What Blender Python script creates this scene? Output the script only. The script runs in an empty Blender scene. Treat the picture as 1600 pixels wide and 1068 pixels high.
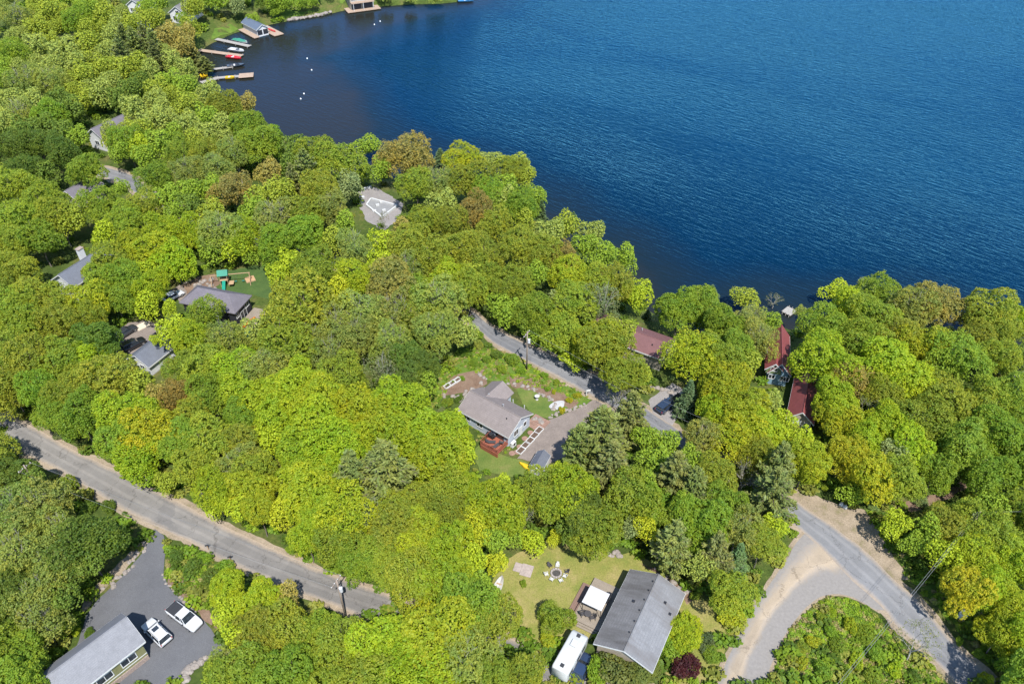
import bpy, bmesh, math, random
import numpy as np
from mathutils import Vector, noise as mnoise
from mathutils.geometry import tessellate_polygon

scene = bpy.context.scene
col = scene.collection
R = math.radians
random.seed(7)

# ------------------------------------------------------------------ camera
CAM_H, FOC, PITCH = 98.0, 1200.0, R(40)
cam_data = bpy.data.cameras.new("camera")
cam_data.sensor_width = 36.0
cam_data.lens = FOC / 1600 * 36.0
cam_data.clip_start = 1.0
cam_data.clip_end = 9000.0
cam = bpy.data.objects.new("camera", cam_data)
cam.location = (0, 0, CAM_H)
cam.rotation_euler = (R(90) - PITCH, 0, 0)
col.objects.link(cam)
scene.camera = cam

# ------------------------------------------------------------------ world, sun, exposure
SUN_EL, SHADOW = R(57), Vector((-0.30, 1.0, 0)).normalized()
world = bpy.data.worlds.new("World")
scene.world = world
world.use_nodes = True
wn = world.node_tree
bg = wn.nodes["Background"]
sky = wn.nodes.new("ShaderNodeTexSky")
sky.sky_type = 'NISHITA'
sky.sun_disc = False
sky.sun_elevation = SUN_EL
sky.sun_rotation = math.atan2(-SHADOW.x, -SHADOW.y)
sky.air_density = 1.0
sky.dust_density = 0.2
sky.ozone_density = 2.5
sky.altitude = 800
wn.links.new(sky.outputs[0], bg.inputs[0])
bg.inputs[1].default_value = 0.15
sun_data = bpy.data.lights.new("sun", 'SUN')
sun_data.energy = 4.0
sun_data.angle = R(0.8)
sun_data.color = (1.0, 0.975, 0.93)
sun = bpy.data.objects.new("sun", sun_data)
d = Vector((SHADOW.x * math.cos(SUN_EL), SHADOW.y * math.cos(SUN_EL), -math.sin(SUN_EL)))
sun.rotation_euler = d.to_track_quat('-Z', 'Y').to_euler()
sun.location = (60, -60, 160)
col.objects.link(sun)
scene.view_settings.view_transform = 'Standard'
scene.view_settings.look = 'None'
scene.view_settings.gamma = 1.0
scene.view_settings.use_curve_mapping = False
scene.view_settings.exposure = 1.2
scene.cycles.max_bounces = 6
scene.cycles.diffuse_bounces = 3
scene.cycles.glossy_bounces = 2
scene.cycles.transmission_bounces = 3
scene.cycles.volume_bounces = 0
scene.cycles.caustics_reflective = False
scene.cycles.caustics_refractive = False

# ------------------------------------------------------------------ pixel -> place
SP, CP = math.sin(PITCH), math.cos(PITCH)
WATER = -5.0

def P(px, py, z=0.0):
    """point at height z that the photograph shows at pixel (px, py)"""
    u = (px - 800) / FOC
    v = (py - 534) / FOC
    t = (z - CAM_H) / (-SP - v * CP)
    return Vector((u * t, (CP - v * SP) * t, z))

def pix(p):
    x, y, z = p[0], p[1], p[2] - CAM_H
    dep = y * CP - z * SP
    up = y * SP + z * CP
    return 800 + FOC * x / dep, 534 - FOC * up / dep, dep

SHORE_PX = [(760, -14), (735, 1), (690, 6), (640, 7), (590, 11), (540, 16), (500, 26), (450, 33), (425, 38), (385, 47), (362, 53),
            (345, 62), (326, 70), (313, 80), (306, 95), (304, 112), (309, 128), (332, 142), (372, 160), (416, 190), (455, 226),
            (500, 258), (560, 272), (640, 282), (722, 294), (795, 316), (836, 348), (872, 374), (935, 404), (988, 448),
            (1005, 480), (1030, 496), (1062, 512), (1100, 520), (1150, 520), (1190, 502), (1212, 492), (1222, 512), (1234, 520), (1252, 512), (1295, 505),
            (1345, 500), (1400, 498), (1500, 520), (1600, 545), (1800, 590)]
SHORE = [P(x, y, WATER) for x, y in SHORE_PX]
SHORE = np.array([(-12, 700), (300, 1500), (1400, 2600)] [::-1] + [(p.x, p.y) for p in SHORE] + [(420, 120), (900, 60), (2600, 300)])

def shore_dist(pts):
    """signed distance to the shoreline, positive on land"""
    pts = np.asarray(pts, float).reshape(-1, 2)
    a, b = SHORE[:-1], SHORE[1:]
    dmin = np.full(len(pts), 1e9)
    for i in range(len(a)):
        ab = b[i] - a[i]
        t = np.clip(((pts - a[i]) @ ab) / (ab @ ab), 0, 1)
        dd = np.hypot(*(pts - a[i] - t[:, None] * ab).T)
        dmin = np.minimum(dmin, dd)
    inside = np.zeros(len(pts), bool)
    n = len(SHORE)
    for i in range(n):
        x1, y1 = SHORE[i]
        x2, y2 = SHORE[(i + 1) % n]
        cond = (y1 > pts[:, 1]) != (y2 > pts[:, 1])
        with np.errstate(divide='ignore', invalid='ignore'):
            xi = (x2 - x1) * (pts[:, 1] - y1) / (y2 - y1) + x1
        inside ^= cond & (pts[:, 0] < xi)
    return np.where(inside, -dmin, dmin)

def height_from_dist(dd):
    t = np.clip(dd / 26.0, 0, 1)
    return np.where(dd > 0, WATER + 0.05 + 4.95 * (1 - (1 - t) ** 3), WATER - np.minimum(5, 0.45 * -dd + 0.05))

_gx, _gy, _gs = -420.0, -20.0, 2.5
_nx, _ny = 337, 281
_X, _Y = np.meshgrid(_gx + _gs * np.arange(_nx), _gy + _gs * np.arange(_ny))
DIST = shore_dist(np.column_stack([_X.ravel(), _Y.ravel()])).reshape(_ny, _nx)

def dist_at(x, y):
    """signed distance to the shoreline from a lookup grid"""
    fx = min(max((x - _gx) / _gs, 0), _nx - 1.001)
    fy = min(max((y - _gy) / _gs, 0), _ny - 1.001)
    i, j = int(fx), int(fy)
    a, b = fx - i, fy - j
    return float((DIST[j, i] * (1 - a) + DIST[j, i + 1] * a) * (1 - b) + (DIST[j + 1, i] * (1 - a) + DIST[j + 1, i + 1] * a) * b)

def hgt(x, y):
    dd = dist_at(x, y)
    if dd <= 0:
        return WATER - min(5, -0.45 * dd + 0.05)
    t = min(1.0, dd / 26.0)
    return WATER + 0.05 + 4.95 * (1 - (1 - t) ** 3)

def G(px, py):
    """ground point seen at a pixel"""
    z = 0.0
    for _ in range(12):
        p = P(px, py, z)
        z = 0.5 * z + 0.5 * max(hgt(p.x, p.y), WATER)
    return P(px, py, z)

def ang(p1, p2, z=0.0):
    a, b = P(*p1, z), P(*p2, z)
    return math.atan2(b.y - a.y, b.x - a.x)

def in_poly(poly, x, y):
    c = False
    j = len(poly) - 1
    for i in range(len(poly)):
        xi, yi = poly[i]
        xj, yj = poly[j]
        if (yi > y) != (yj > y) and x < (xj - xi) * (y - yi) / (yj - yi) + xi:
            c = not c
        j = i
    return c

# ------------------------------------------------------------------ materials
MATS = {}

def nodes_of(name):
    m = bpy.data.materials.new(name)
    m.use_nodes = True
    nt = m.node_tree
    return m, nt, nt.nodes["Principled BSDF"]

def noise_node(nt, scale, detail=4, rough=0.6, coord='Object', stretch=None):
    tc = nt.nodes.new("ShaderNodeTexCoord")
    n = nt.nodes.new("ShaderNodeTexNoise")
    n.inputs["Scale"].default_value = scale
    n.inputs["Detail"].default_value = detail
    n.inputs["Roughness"].default_value = rough
    src = tc.outputs[coord]
    if stretch:
        mp = nt.nodes.new("ShaderNodeMapping")
        mp.inputs["Scale"].default_value = stretch
        nt.links.new(src, mp.inputs[0])
        src = mp.outputs[0]
    nt.links.new(src, n.inputs["Vector"])
    return n

def ramp(nt, fac, stops):
    r = nt.nodes.new("ShaderNodeValToRGB")
    el = r.color_ramp.elements
    while len(el) < len(stops):
        el.new(0.5)
    for e, (pos, c) in zip(el, stops):
        e.position = pos
        e.color = (*c, 1)
    nt.links.new(fac, r.inputs[0])
    return r

def mixc(nt, fac, a, b):
    m = nt.nodes.new("ShaderNodeMix")
    m.data_type = 'RGBA'
    for sock, v in ((m.inputs[0], fac), (m.inputs[6], a), (m.inputs[7], b)):
        if hasattr(v, 'is_linked'):
            nt.links.new(v, sock)
        elif isinstance(v, (int, float)):
            sock.default_value = v
        else:
            sock.default_value = (*v, 1)
    return m.outputs[2]

def bump(nt, bsdf, h, strength, dist=0.1):
    b = nt.nodes.new("ShaderNodeBump")
    b.inputs["Strength"].default_value = strength
    b.inputs["Distance"].default_value = dist
    nt.links.new(h, b.inputs["Height"])
    nt.links.new(b.outputs[0], bsdf.inputs["Normal"])

TONE = 0.80  # measured against the photograph: overall albedo of built and bare surfaces

def toned(c):
    return tuple(x * TONE for x in c)

def mat(name, c, rough=0.7, var=0.18, scale=3.0, metal=0.0, bumpy=0.0, spec=0.4, coord='Object', stretch=None):
    """plain surface with procedural tone variation"""
    if name in MATS:
        return MATS[name]
    m, nt, b = nodes_of(name)
    c = toned(c)
    n = noise_node(nt, scale, 5, 0.65, coord, stretch)
    lo = tuple(x * (1 - var) for x in c)
    hi = tuple(min(1, x * (1 + var)) for x in c)
    r = ramp(nt, n.outputs[0], [(0.3, lo), (0.7, hi)])
    nt.links.new(r.outputs[0], b.inputs["Base Color"])
    b.inputs["Roughness"].default_value = rough
    b.inputs["Metallic"].default_value = metal
    b.inputs["Specular IOR Level"].default_value = spec
    if bumpy:
        bump(nt, b, n.outputs[0], bumpy, 0.05)
    MATS[name] = m
    return m

def mat_bands(name, c1, c2, period, axis=2, rough=0.7, sharp=0.12, stain=None, mode='Object'):
    """boards, shingle courses or siding: thin darker joints every period metres"""
    if name in MATS:
        return MATS[name]
    m, nt, b = nodes_of(name)
    c1, c2, stain = toned(c1), toned(c2), (toned(stain) if stain else None)
    tc = nt.nodes.new("ShaderNodeTexCoord")
    sep = nt.nodes.new("ShaderNodeSeparateXYZ")
    nt.links.new(tc.outputs[mode], sep.inputs[0])
    mul = nt.nodes.new("ShaderNodeMath"); mul.operation = 'MULTIPLY'; mul.inputs[1].default_value = 1 / period
    nt.links.new(sep.outputs[axis], mul.inputs[0])
    fr = nt.nodes.new("ShaderNodeMath"); fr.operation = 'FRACT'
    nt.links.new(mul.outputs[0], fr.inputs[0])
    lt = nt.nodes.new("ShaderNodeMath"); lt.operation = 'LESS_THAN'; lt.inputs[1].default_value = sharp
    nt.links.new(fr.outputs[0], lt.inputs[0])
    n1 = noise_node(nt, 1.1, 6, 0.7)
    n2 = noise_node(nt, 9.0, 3, 0.7)
    r1 = ramp(nt, n1.outputs[0], [(0.3, tuple(x * 0.84 for x in c1)), (0.7, tuple(x * 1.12 for x in c1))])
    r2 = ramp(nt, n2.outputs[0], [(0.35, (0.72, 0.72, 0.72)), (0.65, (1.15, 1.15, 1.15))])
    mm = nt.nodes.new("ShaderNodeMix"); mm.data_type = 'RGBA'; mm.blend_type = 'MULTIPLY'; mm.inputs[0].default_value = 0.7
    nt.links.new(r1.outputs[0], mm.inputs[6]); nt.links.new(r2.outputs[0], mm.inputs[7])
    base = mm.outputs[2]
    if stain:
        n3 = noise_node(nt, 0.5, 5, 0.7, stretch=(1.0, 0.2, 0.2))
        r3 = ramp(nt, n3.outputs[0], [(0.45, (0, 0, 0)), (0.7, (1, 1, 1))])
        base = mixc(nt, r3.outputs[0], base, stain)
    out = mixc(nt, lt.outputs[0], base, c2)
    nt.links.new(out, b.inputs["Base Color"])
    b.inputs["Roughness"].default_value = rough
    b.inputs["Specular IOR Level"].default_value = 0.3
    MATS[name] = m
    return m

def mat_glass(name="window_glass", c=(0.02, 0.025, 0.03)):
    if name in MATS:
        return MATS[name]
    m, nt, b = nodes_of(name)
    n = noise_node(nt, 2.0)
    r = ramp(nt, n.outputs[0], [(0.3, tuple(x * 0.6 for x in c)), (0.7, tuple(x * 1.6 for x in c))])
    nt.links.new(r.outputs[0], b.inputs["Base Color"])
    b.inputs["Roughness"].default_value = 0.06
    b.inputs["Specular IOR Level"].default_value = 0.6
    MATS[name] = m
    return m

def mat_ground(name, stops, scale, scale2=None, rough=0.95, bumpy=0.3, coord='Object', fine=True):
    """ground cover: large noise picks the tone, fine noise breaks it up"""
    if name in MATS:
        return MATS[name]
    m, nt, b = nodes_of(name)
    n1 = noise_node(nt, scale, 6, 0.7, coord)
    r1 = ramp(nt, n1.outputs[0], [(q, toned(c)) for q, c in stops])
    n2 = noise_node(nt, scale2 or scale * 12, 4, 0.75, coord)
    r2 = ramp(nt, n2.outputs[0], [(0.3, (0.6, 0.6, 0.6)), (0.7, (1.3, 1.3, 1.3))])
    mm = nt.nodes.new("ShaderNodeMix"); mm.data_type = 'RGBA'; mm.blend_type = 'MULTIPLY'; mm.inputs[0].default_value = 0.85
    nt.links.new(r1.outputs[0], mm.inputs[6]); nt.links.new(r2.outputs[0], mm.inputs[7])
    nt.links.new(mm.outputs[2], b.inputs["Base Color"])
    b.inputs["Roughness"].default_value = rough
    b.inputs["Specular IOR Level"].default_value = 0.2
    if bumpy:
        bump(nt, b, n2.outputs[0], bumpy, 0.15)
    MATS[name] = m
    return m

def mat_road(name, asphalt, sand, centre, width, patchy=0.5, wob=0.25):
    """ribbon material; the generated UV runs 0..1 across the road: sand drifts lie where |u-centre| > width"""
    m, nt, b = nodes_of(name)
    asphalt, sand = toned(asphalt), toned(sand)
    uv = nt.nodes.new("ShaderNodeUVMap"); uv.uv_map = "across"
    sep = nt.nodes.new("ShaderNodeSeparateXYZ")
    nt.links.new(uv.outputs[0], sep.inputs[0])
    n1 = noise_node(nt, 0.22, 6, 0.7)
    n2 = noise_node(nt, 2.5, 5, 0.75)
    n4 = noise_node(nt, 14, 3, 0.7)
    sub = nt.nodes.new("ShaderNodeMath"); sub.operation = 'SUBTRACT'; sub.inputs[1].default_value = centre
    nt.links.new(sep.outputs[0], sub.inputs[0])
    ab = nt.nodes.new("ShaderNodeMath"); ab.operation = 'ABSOLUTE'
    nt.links.new(sub.outputs[0], ab.inputs[0])
    nz = nt.nodes.new("ShaderNodeMath"); nz.operation = 'MULTIPLY_ADD'; nz.inputs[1].default_value = wob
    nt.links.new(n1.outputs[0], nz.inputs[0]); nt.links.new(ab.outputs[0], nz.inputs[2])
    nz2 = nt.nodes.new("ShaderNodeMath"); nz2.operation = 'MULTIPLY_ADD'; nz2.inputs[1].default_value = wob * 0.6
    nt.links.new(n2.outputs[0], nz2.inputs[0]); nt.links.new(nz.outputs[0], nz2.inputs[2])
    lo = width + wob * 0.8
    r = ramp(nt, nz2.outputs[0], [(max(0, lo - 0.06), (0, 0, 0)), (min(1, lo + 0.1), (1, 1, 1))])
    tone = ramp(nt, n1.outputs[0], [(0.3, tuple(x * 0.82 for x in asphalt)), (0.7, tuple(x * 1.15 for x in asphalt))])
    # wheel tracks: a paler worn stripe either side of the middle
    wv = nt.nodes.new("ShaderNodeMath"); wv.operation = 'SINE'
    ml = nt.nodes.new("ShaderNodeMath"); ml.operation = 'MULTIPLY'; ml.inputs[1].default_value = 19.0
    nt.links.new(sep.outputs[0], ml.inputs[0]); nt.links.new(ml.outputs[0], wv.inputs[0])
    rt = ramp(nt, wv.outputs[0], [(0.2, (0.92, 0.92, 0.92)), (0.9, (1.08, 1.07, 1.06))])
    fine = ramp(nt, n4.outputs[0], [(0.3, (0.85, 0.85, 0.85)), (0.7, (1.12, 1.12, 1.12))])
    def mul(a, c):
        q = nt.nodes.new("ShaderNodeMix"); q.data_type = 'RGBA'; q.blend_type = 'MULTIPLY'; q.inputs[0].default_value = 1
        nt.links.new(a, q.inputs[6]); nt.links.new(c, q.inputs[7]); return q.outputs[2]
    tcc = nt.nodes.new("ShaderNodeTexCoord")
    vo = nt.nodes.new("ShaderNodeTexVoronoi"); vo.feature = 'DISTANCE_TO_EDGE'; vo.inputs["Scale"].default_value = 0.16
    dn = noise_node(nt, 0.8, 4, 0.7)
    av = nt.nodes.new("ShaderNodeVectorMath"); av.operation = 'MULTIPLY_ADD'; av.inputs[1].default_value = (3, 3, 0)
    nt.links.new(dn.outputs["Color"], av.inputs[0]); nt.links.new(tcc.outputs["Object"], av.inputs[2])
    nt.links.new(av.outputs[0], vo.inputs["Vector"])
    crack = ramp(nt, vo.outputs["Distance"], [(0.0, (0.62, 0.61, 0.6)), (0.012, (1, 1, 1))])
    vp = nt.nodes.new("ShaderNodeTexVoronoi"); vp.inputs["Scale"].default_value = 0.07
    nt.links.new(av.outputs[0], vp.inputs["Vector"])
    sepc = nt.nodes.new("ShaderNodeSeparateColor"); nt.links.new(vp.outputs["Color"], sepc.inputs[0])
    patch = ramp(nt, sepc.outputs[0], [(0.0, (0.86, 0.86, 0.87)), (1.0, (1.1, 1.09, 1.07))])
    t2 = mul(mul(mul(mul(tone.outputs[0], rt.outputs[0]), fine.outputs[0]), crack.outputs[0]), patch.outputs[0])
    sandt = ramp(nt, n2.outputs[0], [(0.3, tuple(x * 0.85 for x in sand)), (0.7, tuple(x * 1.12 for x in sand))])
    out = mixc(nt, r.outputs[0], t2, sandt.outputs[0])
    nt.links.new(out, b.inputs["Base Color"])
    b.inputs["Roughness"].default_value = 0.9
    b.inputs["Specular IOR Level"].default_value = 0.2
    bump(nt, b, n4.outputs[0], 0.2, 0.03)
    return m

def mat_leaf(name, transl=0.35, hue=(1.25, 1.05, 0.7), rough=0.55):
    """leaves: the tree's own colour, varied leaf by leaf and clump by clump"""
    if name in MATS:
        return MATS[name]
    m, nt, b = nodes_of(name)
    oi = nt.nodes.new("ShaderNodeObjectInfo")
    at = nt.nodes.new("ShaderNodeAttribute"); at.attribute_name = "tint"
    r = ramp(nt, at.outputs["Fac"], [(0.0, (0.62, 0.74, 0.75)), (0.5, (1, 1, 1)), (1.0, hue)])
    n = noise_node(nt, 1.7, 3, 0.6, 'Object')
    rn = ramp(nt, n.outputs[0], [(0.32, (0.80, 0.93, 1.05)), (0.5, (1.0, 1.0, 1.0)), (0.68, (1.10, 1.06, 0.9))])
    def mul(a, c):
        q = nt.nodes.new("ShaderNodeMix"); q.data_type = 'RGBA'; q.blend_type = 'MULTIPLY'; q.inputs[0].default_value = 1
        nt.links.new(a, q.inputs[6]); nt.links.new(c, q.inputs[7]); return q.outputs[2]
    c = mul(mul(oi.outputs["Color"], r.outputs[0]), rn.outputs[0])
    nt.links.new(c, b.inputs["Base Color"])
    b.inputs["Roughness"].default_value = rough
    b.inputs["Specular IOR Level"].default_value = 0.25
    tr = nt.nodes.new("ShaderNodeBsdfTranslucent")
    nt.links.new(c, tr.inputs[0])
    mx = nt.nodes.new("ShaderNodeMixShader"); mx.inputs[0].default_value = transl
    nt.links.new(b.outputs[0], mx.inputs[1]); nt.links.new(tr.outputs[0], mx.inputs[2])
    nt.links.new(mx.outputs[0], nt.nodes["Material Output"].inputs[0])
    MATS[name] = m
    return m

# ------------------------------------------------------------------ building blocks
def tag(o, label=None, cat=None, group=None, kind=None):
    if label: o["label"] = label
    if cat: o["category"] = cat
    if group: o["group"] = group
    if kind: o["kind"] = kind
    return o

def link(name, data, parent=None, loc=None, rz=None):
    o = bpy.data.objects.new(name, data)
    col.objects.link(o)
    if parent is not None: o.parent = parent
    if loc is not None: o.location = loc
    if rz is not None: o.rotation_euler = (0, 0, rz)
    return o

def thing(name, label, cat, loc=(0, 0, 0), rz=0.0, group=None):
    return tag(link(name, None, None, loc, rz), label, cat, group)

class MB:
    """collects shapes and links them as one mesh object"""
    def __init__(self):
        self.v, self.f = [], []
    def add(self, vs, fs):
        n = len(self.v)
        self.v += [tuple(p) for p in vs]
        self.f += [tuple(i + n for i in f) for f in fs]
        return self
    def box(self, x0, x1, y0, y1, z0, z1):
        vs = [(x, y, z) for z in (z0, z1) for y in (y0, y1) for x in (x0, x1)]
        return self.add(vs, [(0, 2, 3, 1), (4, 5, 7, 6), (0, 1, 5, 4), (2, 6, 7, 3), (0, 4, 6, 2), (1, 3, 7, 5)])
    def cbox(self, c, s, rz=0.0):
        ca, sa = math.cos(rz), math.sin(rz)
        n = len(self.v)
        self.box(-s[0] / 2, s[0] / 2, -s[1] / 2, s[1] / 2, -s[2] / 2, s[2] / 2)
        for i in range(n, len(self.v)):
            x, y, z = self.v[i]
            self.v[i] = (c[0] + x * ca - y * sa, c[1] + x * sa + y * ca, c[2] + z)
        return self
    def loft(self, rings, cap=True):
        """rings: lists of equally many points"""
        k = len(rings[0])
        vs = [p for r in rings for p in r]
        fs = []
        for i in range(len(rings) - 1):
            for j in range(k):
                a, b = i * k + j, i * k + (j + 1) % k
                fs.append((a, b, b + k, a + k))
        if cap:
            fs.append(tuple(range(k))[::-1])
            fs.append(tuple(range((len(rings) - 1) * k, len(rings) * k)))
        return self.add(vs, fs)
    def tube(self, pts, radii, k=8, cap=True):
        pts = [Vector(p) for p in pts]
        rings = []
        for i, p in enumerate(pts):
            t = (pts[min(i + 1, len(pts) - 1)] - pts[max(i - 1, 0)]).normalized()
            a = t.orthogonal().normalized() if abs(t.z) > 0.95 else t.cross(Vector((0, 0, 1))).normalized()
            b = t.cross(a)
            r = radii[i] if isinstance(radii, (list, tuple)) else radii
            rings.append([p + (a * math.cos(q) + b * math.sin(q)) * r for q in (2 * math.pi * j / k for j in range(k))])
        return self.loft(rings, cap)
    def bar(self, a, b, r, k=6):
        return self.tube([a, b], r, k)
    def prism(self, poly, z0, z1):
        n = len(poly)
        vs = [(x, y, z0) for x, y in poly] + [(x, y, z1) for x, y in poly]
        return self.add(vs, [tuple(range(n))[::-1], tuple(range(n, 2 * n))] + [(i, (i + 1) % n, (i + 1) % n + n, i + n) for i in range(n)])
    def mesh(self, name):
        me = bpy.data.meshes.new(name)
        me.from_pydata(self.v, [], self.f)
        bm = bmesh.new(); bm.from_mesh(me)
        bmesh.ops.recalc_face_normals(bm, faces=bm.faces)
        bm.to_mesh(me); bm.free()
        return me
    def build(self, name, m, parent=None, smooth=False, bevel=0.0):
        me = self.mesh(name)
        if bevel:
            bm = bmesh.new(); bm.from_mesh(me)
            es = [e for e in bm.edges if len(e.link_faces) == 2 and e.calc_face_angle(0) > 0.5]
            bmesh.ops.bevel(bm, geom=es, offset=bevel, segments=2, profile=0.7, affect='EDGES', clamp_overlap=True)
            bm.to_mesh(me); bm.free()
        me.materials.append(m)
        if smooth:
            me.polygons.foreach_set("use_smooth", [True] * len(me.polygons))
        return link(name, me, parent)

def copy_tree(o, parent=None):
    c = o.copy()
    col.objects.link(c)
    c.parent = parent
    for ch in list(o.children):
        copy_tree(ch, c)
    return c

def fast_mesh(name, verts, faces4, m, tint=None):
    """numpy quads -> mesh"""
    me = bpy.data.meshes.new(name)
    nv, nf = len(verts), len(faces4)
    me.vertices.add(nv); me.vertices.foreach_set("co", np.asarray(verts, np.float32).ravel())
    me.loops.add(nf * 4); me.loops.foreach_set("vertex_index", np.asarray(faces4, np.int32).ravel())
    me.polygons.add(nf)
    me.polygons.foreach_set("loop_start", np.arange(0, nf * 4, 4, dtype=np.int32))
    me.polygons.foreach_set("loop_total", np.full(nf, 4, np.int32))
    if tint is not None:
        a = me.attributes.new("tint", 'FLOAT', 'FACE')
        a.data.foreach_set("value", np.asarray(tint, np.float32))
    me.update(calc_edges=True)
    me.materials.append(m)
    return me
# ================================================================== THE SETTING
def axis(lo, hi, step, far, grow=1.35):
    a = list(np.arange(lo, hi + 0.01, step))
    s = step
    while a[-1] < far:
        s *= grow; a.append(a[-1] + s)
    s = step
    while a[0] > -far:
        s *= grow; a.insert(0, a[0] - s)
    return np.array(a)

def grid_mesh(name, xs, ys, zfun, m, keep=None, attr=None):
    X, Y = np.meshgrid(xs, ys)
    pts = np.stack([X.ravel(), Y.ravel()], 1)
    dd = shore_dist(pts)
    Z = zfun(dd, pts)
    nx, ny = len(xs), len(ys)
    i = np.arange((nx - 1) * (ny - 1))
    r, c = i // (nx - 1), i % (nx - 1)
    q = np.stack([r * nx + c, r * nx + c + 1, (r + 1) * nx + c + 1, (r + 1) * nx + c], 1)
    if keep is not None:
        q = q[keep(dd)[q].any(1)]
    me = fast_mesh(name, np.column_stack([pts, Z]), q, m)
    if attr:
        a = me.attributes.new(attr, 'FLOAT', 'POINT')
        cove = P(390, 105, WATER)  # the bay by the docks is shallow and brown far out
        bay = 48 * np.exp(-((pts[:, 0] - cove.x) ** 2 + (pts[:, 1] - cove.y) ** 2) / 75.0 ** 2)
        a.data.foreach_set("value", np.where(dd < 0, np.minimum(dd + bay, 0), dd).astype(np.float32))
    me.polygons.foreach_set("use_smooth", [True] * len(me.polygons))
    return me

# --- ground: forest floor with leaf litter and low green
m, nt, b = nodes_of("forest_floor")
n1 = noise_node(nt, 0.09, 6, 0.7)
n2 = noise_node(nt, 1.6, 6, 0.75)
n3 = noise_node(nt, 7.0, 4, 0.7)
r1 = ramp(nt, n1.outputs[0], [(0.35, (0.035, 0.055, 0.012)), (0.5, (0.06, 0.085, 0.018)), (0.66, (0.11, 0.10, 0.035))])
r2 = ramp(nt, n2.outputs[0], [(0.3, (0.55, 0.6, 0.5)), (0.52, (1.0, 1.0, 1.0)), (0.72, (1.5, 1.35, 1.1))])
q = nt.nodes.new("ShaderNodeMix"); q.data_type = 'RGBA'; q.blend_type = 'MULTIPLY'; q.inputs[0].default_value = 1
nt.links.new(r1.outputs[0], q.inputs[6]); nt.links.new(r2.outputs[0], q.inputs[7])
nt.links.new(q.outputs[2], b.inputs["Base Color"])
b.inputs["Roughness"].default_value = 1.0
b.inputs["Specular IOR Level"].default_value = 0.1
bump(nt, b, n3.outputs[0], 0.6, 0.3)
FLOOR = m
tx, ty = axis(-230, 230, 3.0, 4500), axis(24, 420, 3.0, 4500)
gm = grid_mesh("ground", tx, ty, lambda dd, p: height_from_dist(dd), FLOOR, keep=lambda dd: dd > -40)
tag(link("ground", gm), "shaded forest floor with leaf litter and low green", kind="structure")

# --- lake
m, nt, b = nodes_of("lake_water")
at = nt.nodes.new("ShaderNodeAttribute"); at.attribute_name = "shore"
dv = nt.nodes.new("ShaderNodeMath"); dv.operation = 'MULTIPLY'; dv.inputs[1].default_value = -1 / 75.0
nt.links.new(at.outputs["Fac"], dv.inputs[0])
nd = noise_node(nt, 0.02, 4, 0.6)
ad = nt.nodes.new("ShaderNodeMath"); ad.operation = 'MULTIPLY_ADD'; ad.inputs[1].default_value = 0.35; ad.inputs[2].default_value = -0.17
nt.links.new(nd.outputs[0], ad.inputs[0])
sm = nt.nodes.new("ShaderNodeMath"); sm.operation = 'ADD'
nt.links.new(dv.outputs[0], sm.inputs[0]); nt.links.new(ad.outputs[0], sm.inputs[1])
rw = ramp(nt, sm.outputs[0], [(0.0, (0.017, 0.017, 0.013)), (0.10, (0.007, 0.014, 0.018)), (0.32, (0.0005, 0.012, 0.030)), (1.0, (0.0005, 0.019, 0.047))])
tc = nt.nodes.new("ShaderNodeTexCoord")
def rip(scale, rot, sx, sy, detail, dist):
    mp = nt.nodes.new("ShaderNodeMapping")
    mp.inputs["Rotation"].default_value = (0, 0, R(rot))
    mp.inputs["Scale"].default_value = (sx, sy, 1)
    m1 = nt.nodes.new("ShaderNodeMapping"); m1.inputs["Rotation"].default_value = (0, 0, R(rot))
    nt.links.new(tc.outputs["Object"], m1.inputs[0])
    mp.inputs["Rotation"].default_value = (0, 0, 0)
    nt.links.new(m1.outputs[0], mp.inputs[0])
    n = nt.nodes.new("ShaderNodeTexNoise")
    n.inputs["Scale"].default_value = scale; n.inputs["Detail"].default_value = detail
    n.inputs["Roughness"].default_value = 0.55; n.inputs["Distortion"].default_value = dist
    nt.links.new(mp.outputs[0], n.inputs["Vector"])
    return n
ra = rip(1.15, 40, 0.26, 1.0, 2, 0.4)
rb = rip(2.8, 54, 0.45, 1.0, 2, 0.3)
rc = rip(0.018, 40, 0.35, 1, 4, 0.8)
mxa = nt.nodes.new("ShaderNodeMath"); mxa.operation = 'MULTIPLY_ADD'; mxa.inputs[1].default_value = 0.35
nt.links.new(rb.outputs[0], mxa.inputs[0]); nt.links.new(ra.outputs[0], mxa.inputs[2])
# wind: the ripples die down close to the shore
calm = ramp(nt, sm.outputs[0], [(0.02, (0.25, 0.25, 0.25)), (0.45, (1, 1, 1))])
gust = ramp(nt, rc.outputs[0], [(0.3, (0.45, 0.45, 0.45)), (0.7, (1, 1, 1))])
mc = nt.nodes.new("ShaderNodeMath"); mc.operation = 'MULTIPLY'
nt.links.new(calm.outputs[0], mc.inputs[0]); nt.links.new(gust.outputs[0], mc.inputs[1])
bp = nt.nodes.new("ShaderNodeBump"); bp.inputs["Distance"].default_value = 0.6
nt.links.new(mc.outputs[0], bp.inputs["Strength"]); nt.links.new(mxa.outputs[0], bp.inputs["Height"])
nt.nodes.remove(b)
wd = nt.nodes.new("ShaderNodeBsdfDiffuse")      # light scattered back out of the deep water
nt.links.new(rw.outputs[0], wd.inputs["Color"]); nt.links.new(bp.outputs[0], wd.inputs["Normal"])
wg = nt.nodes.new("ShaderNodeBsdfGlossy")       # sky mirrored in the ripples, its deep blue painted in by the tint
wg.inputs["Color"].default_value = (0.12, 0.37, 0.64, 1); wg.inputs["Roughness"].default_value = 0.14
nt.links.new(bp.outputs[0], wg.inputs["Normal"])
wf = nt.nodes.new("ShaderNodeFresnel"); wf.inputs["IOR"].default_value = 1.333
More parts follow.
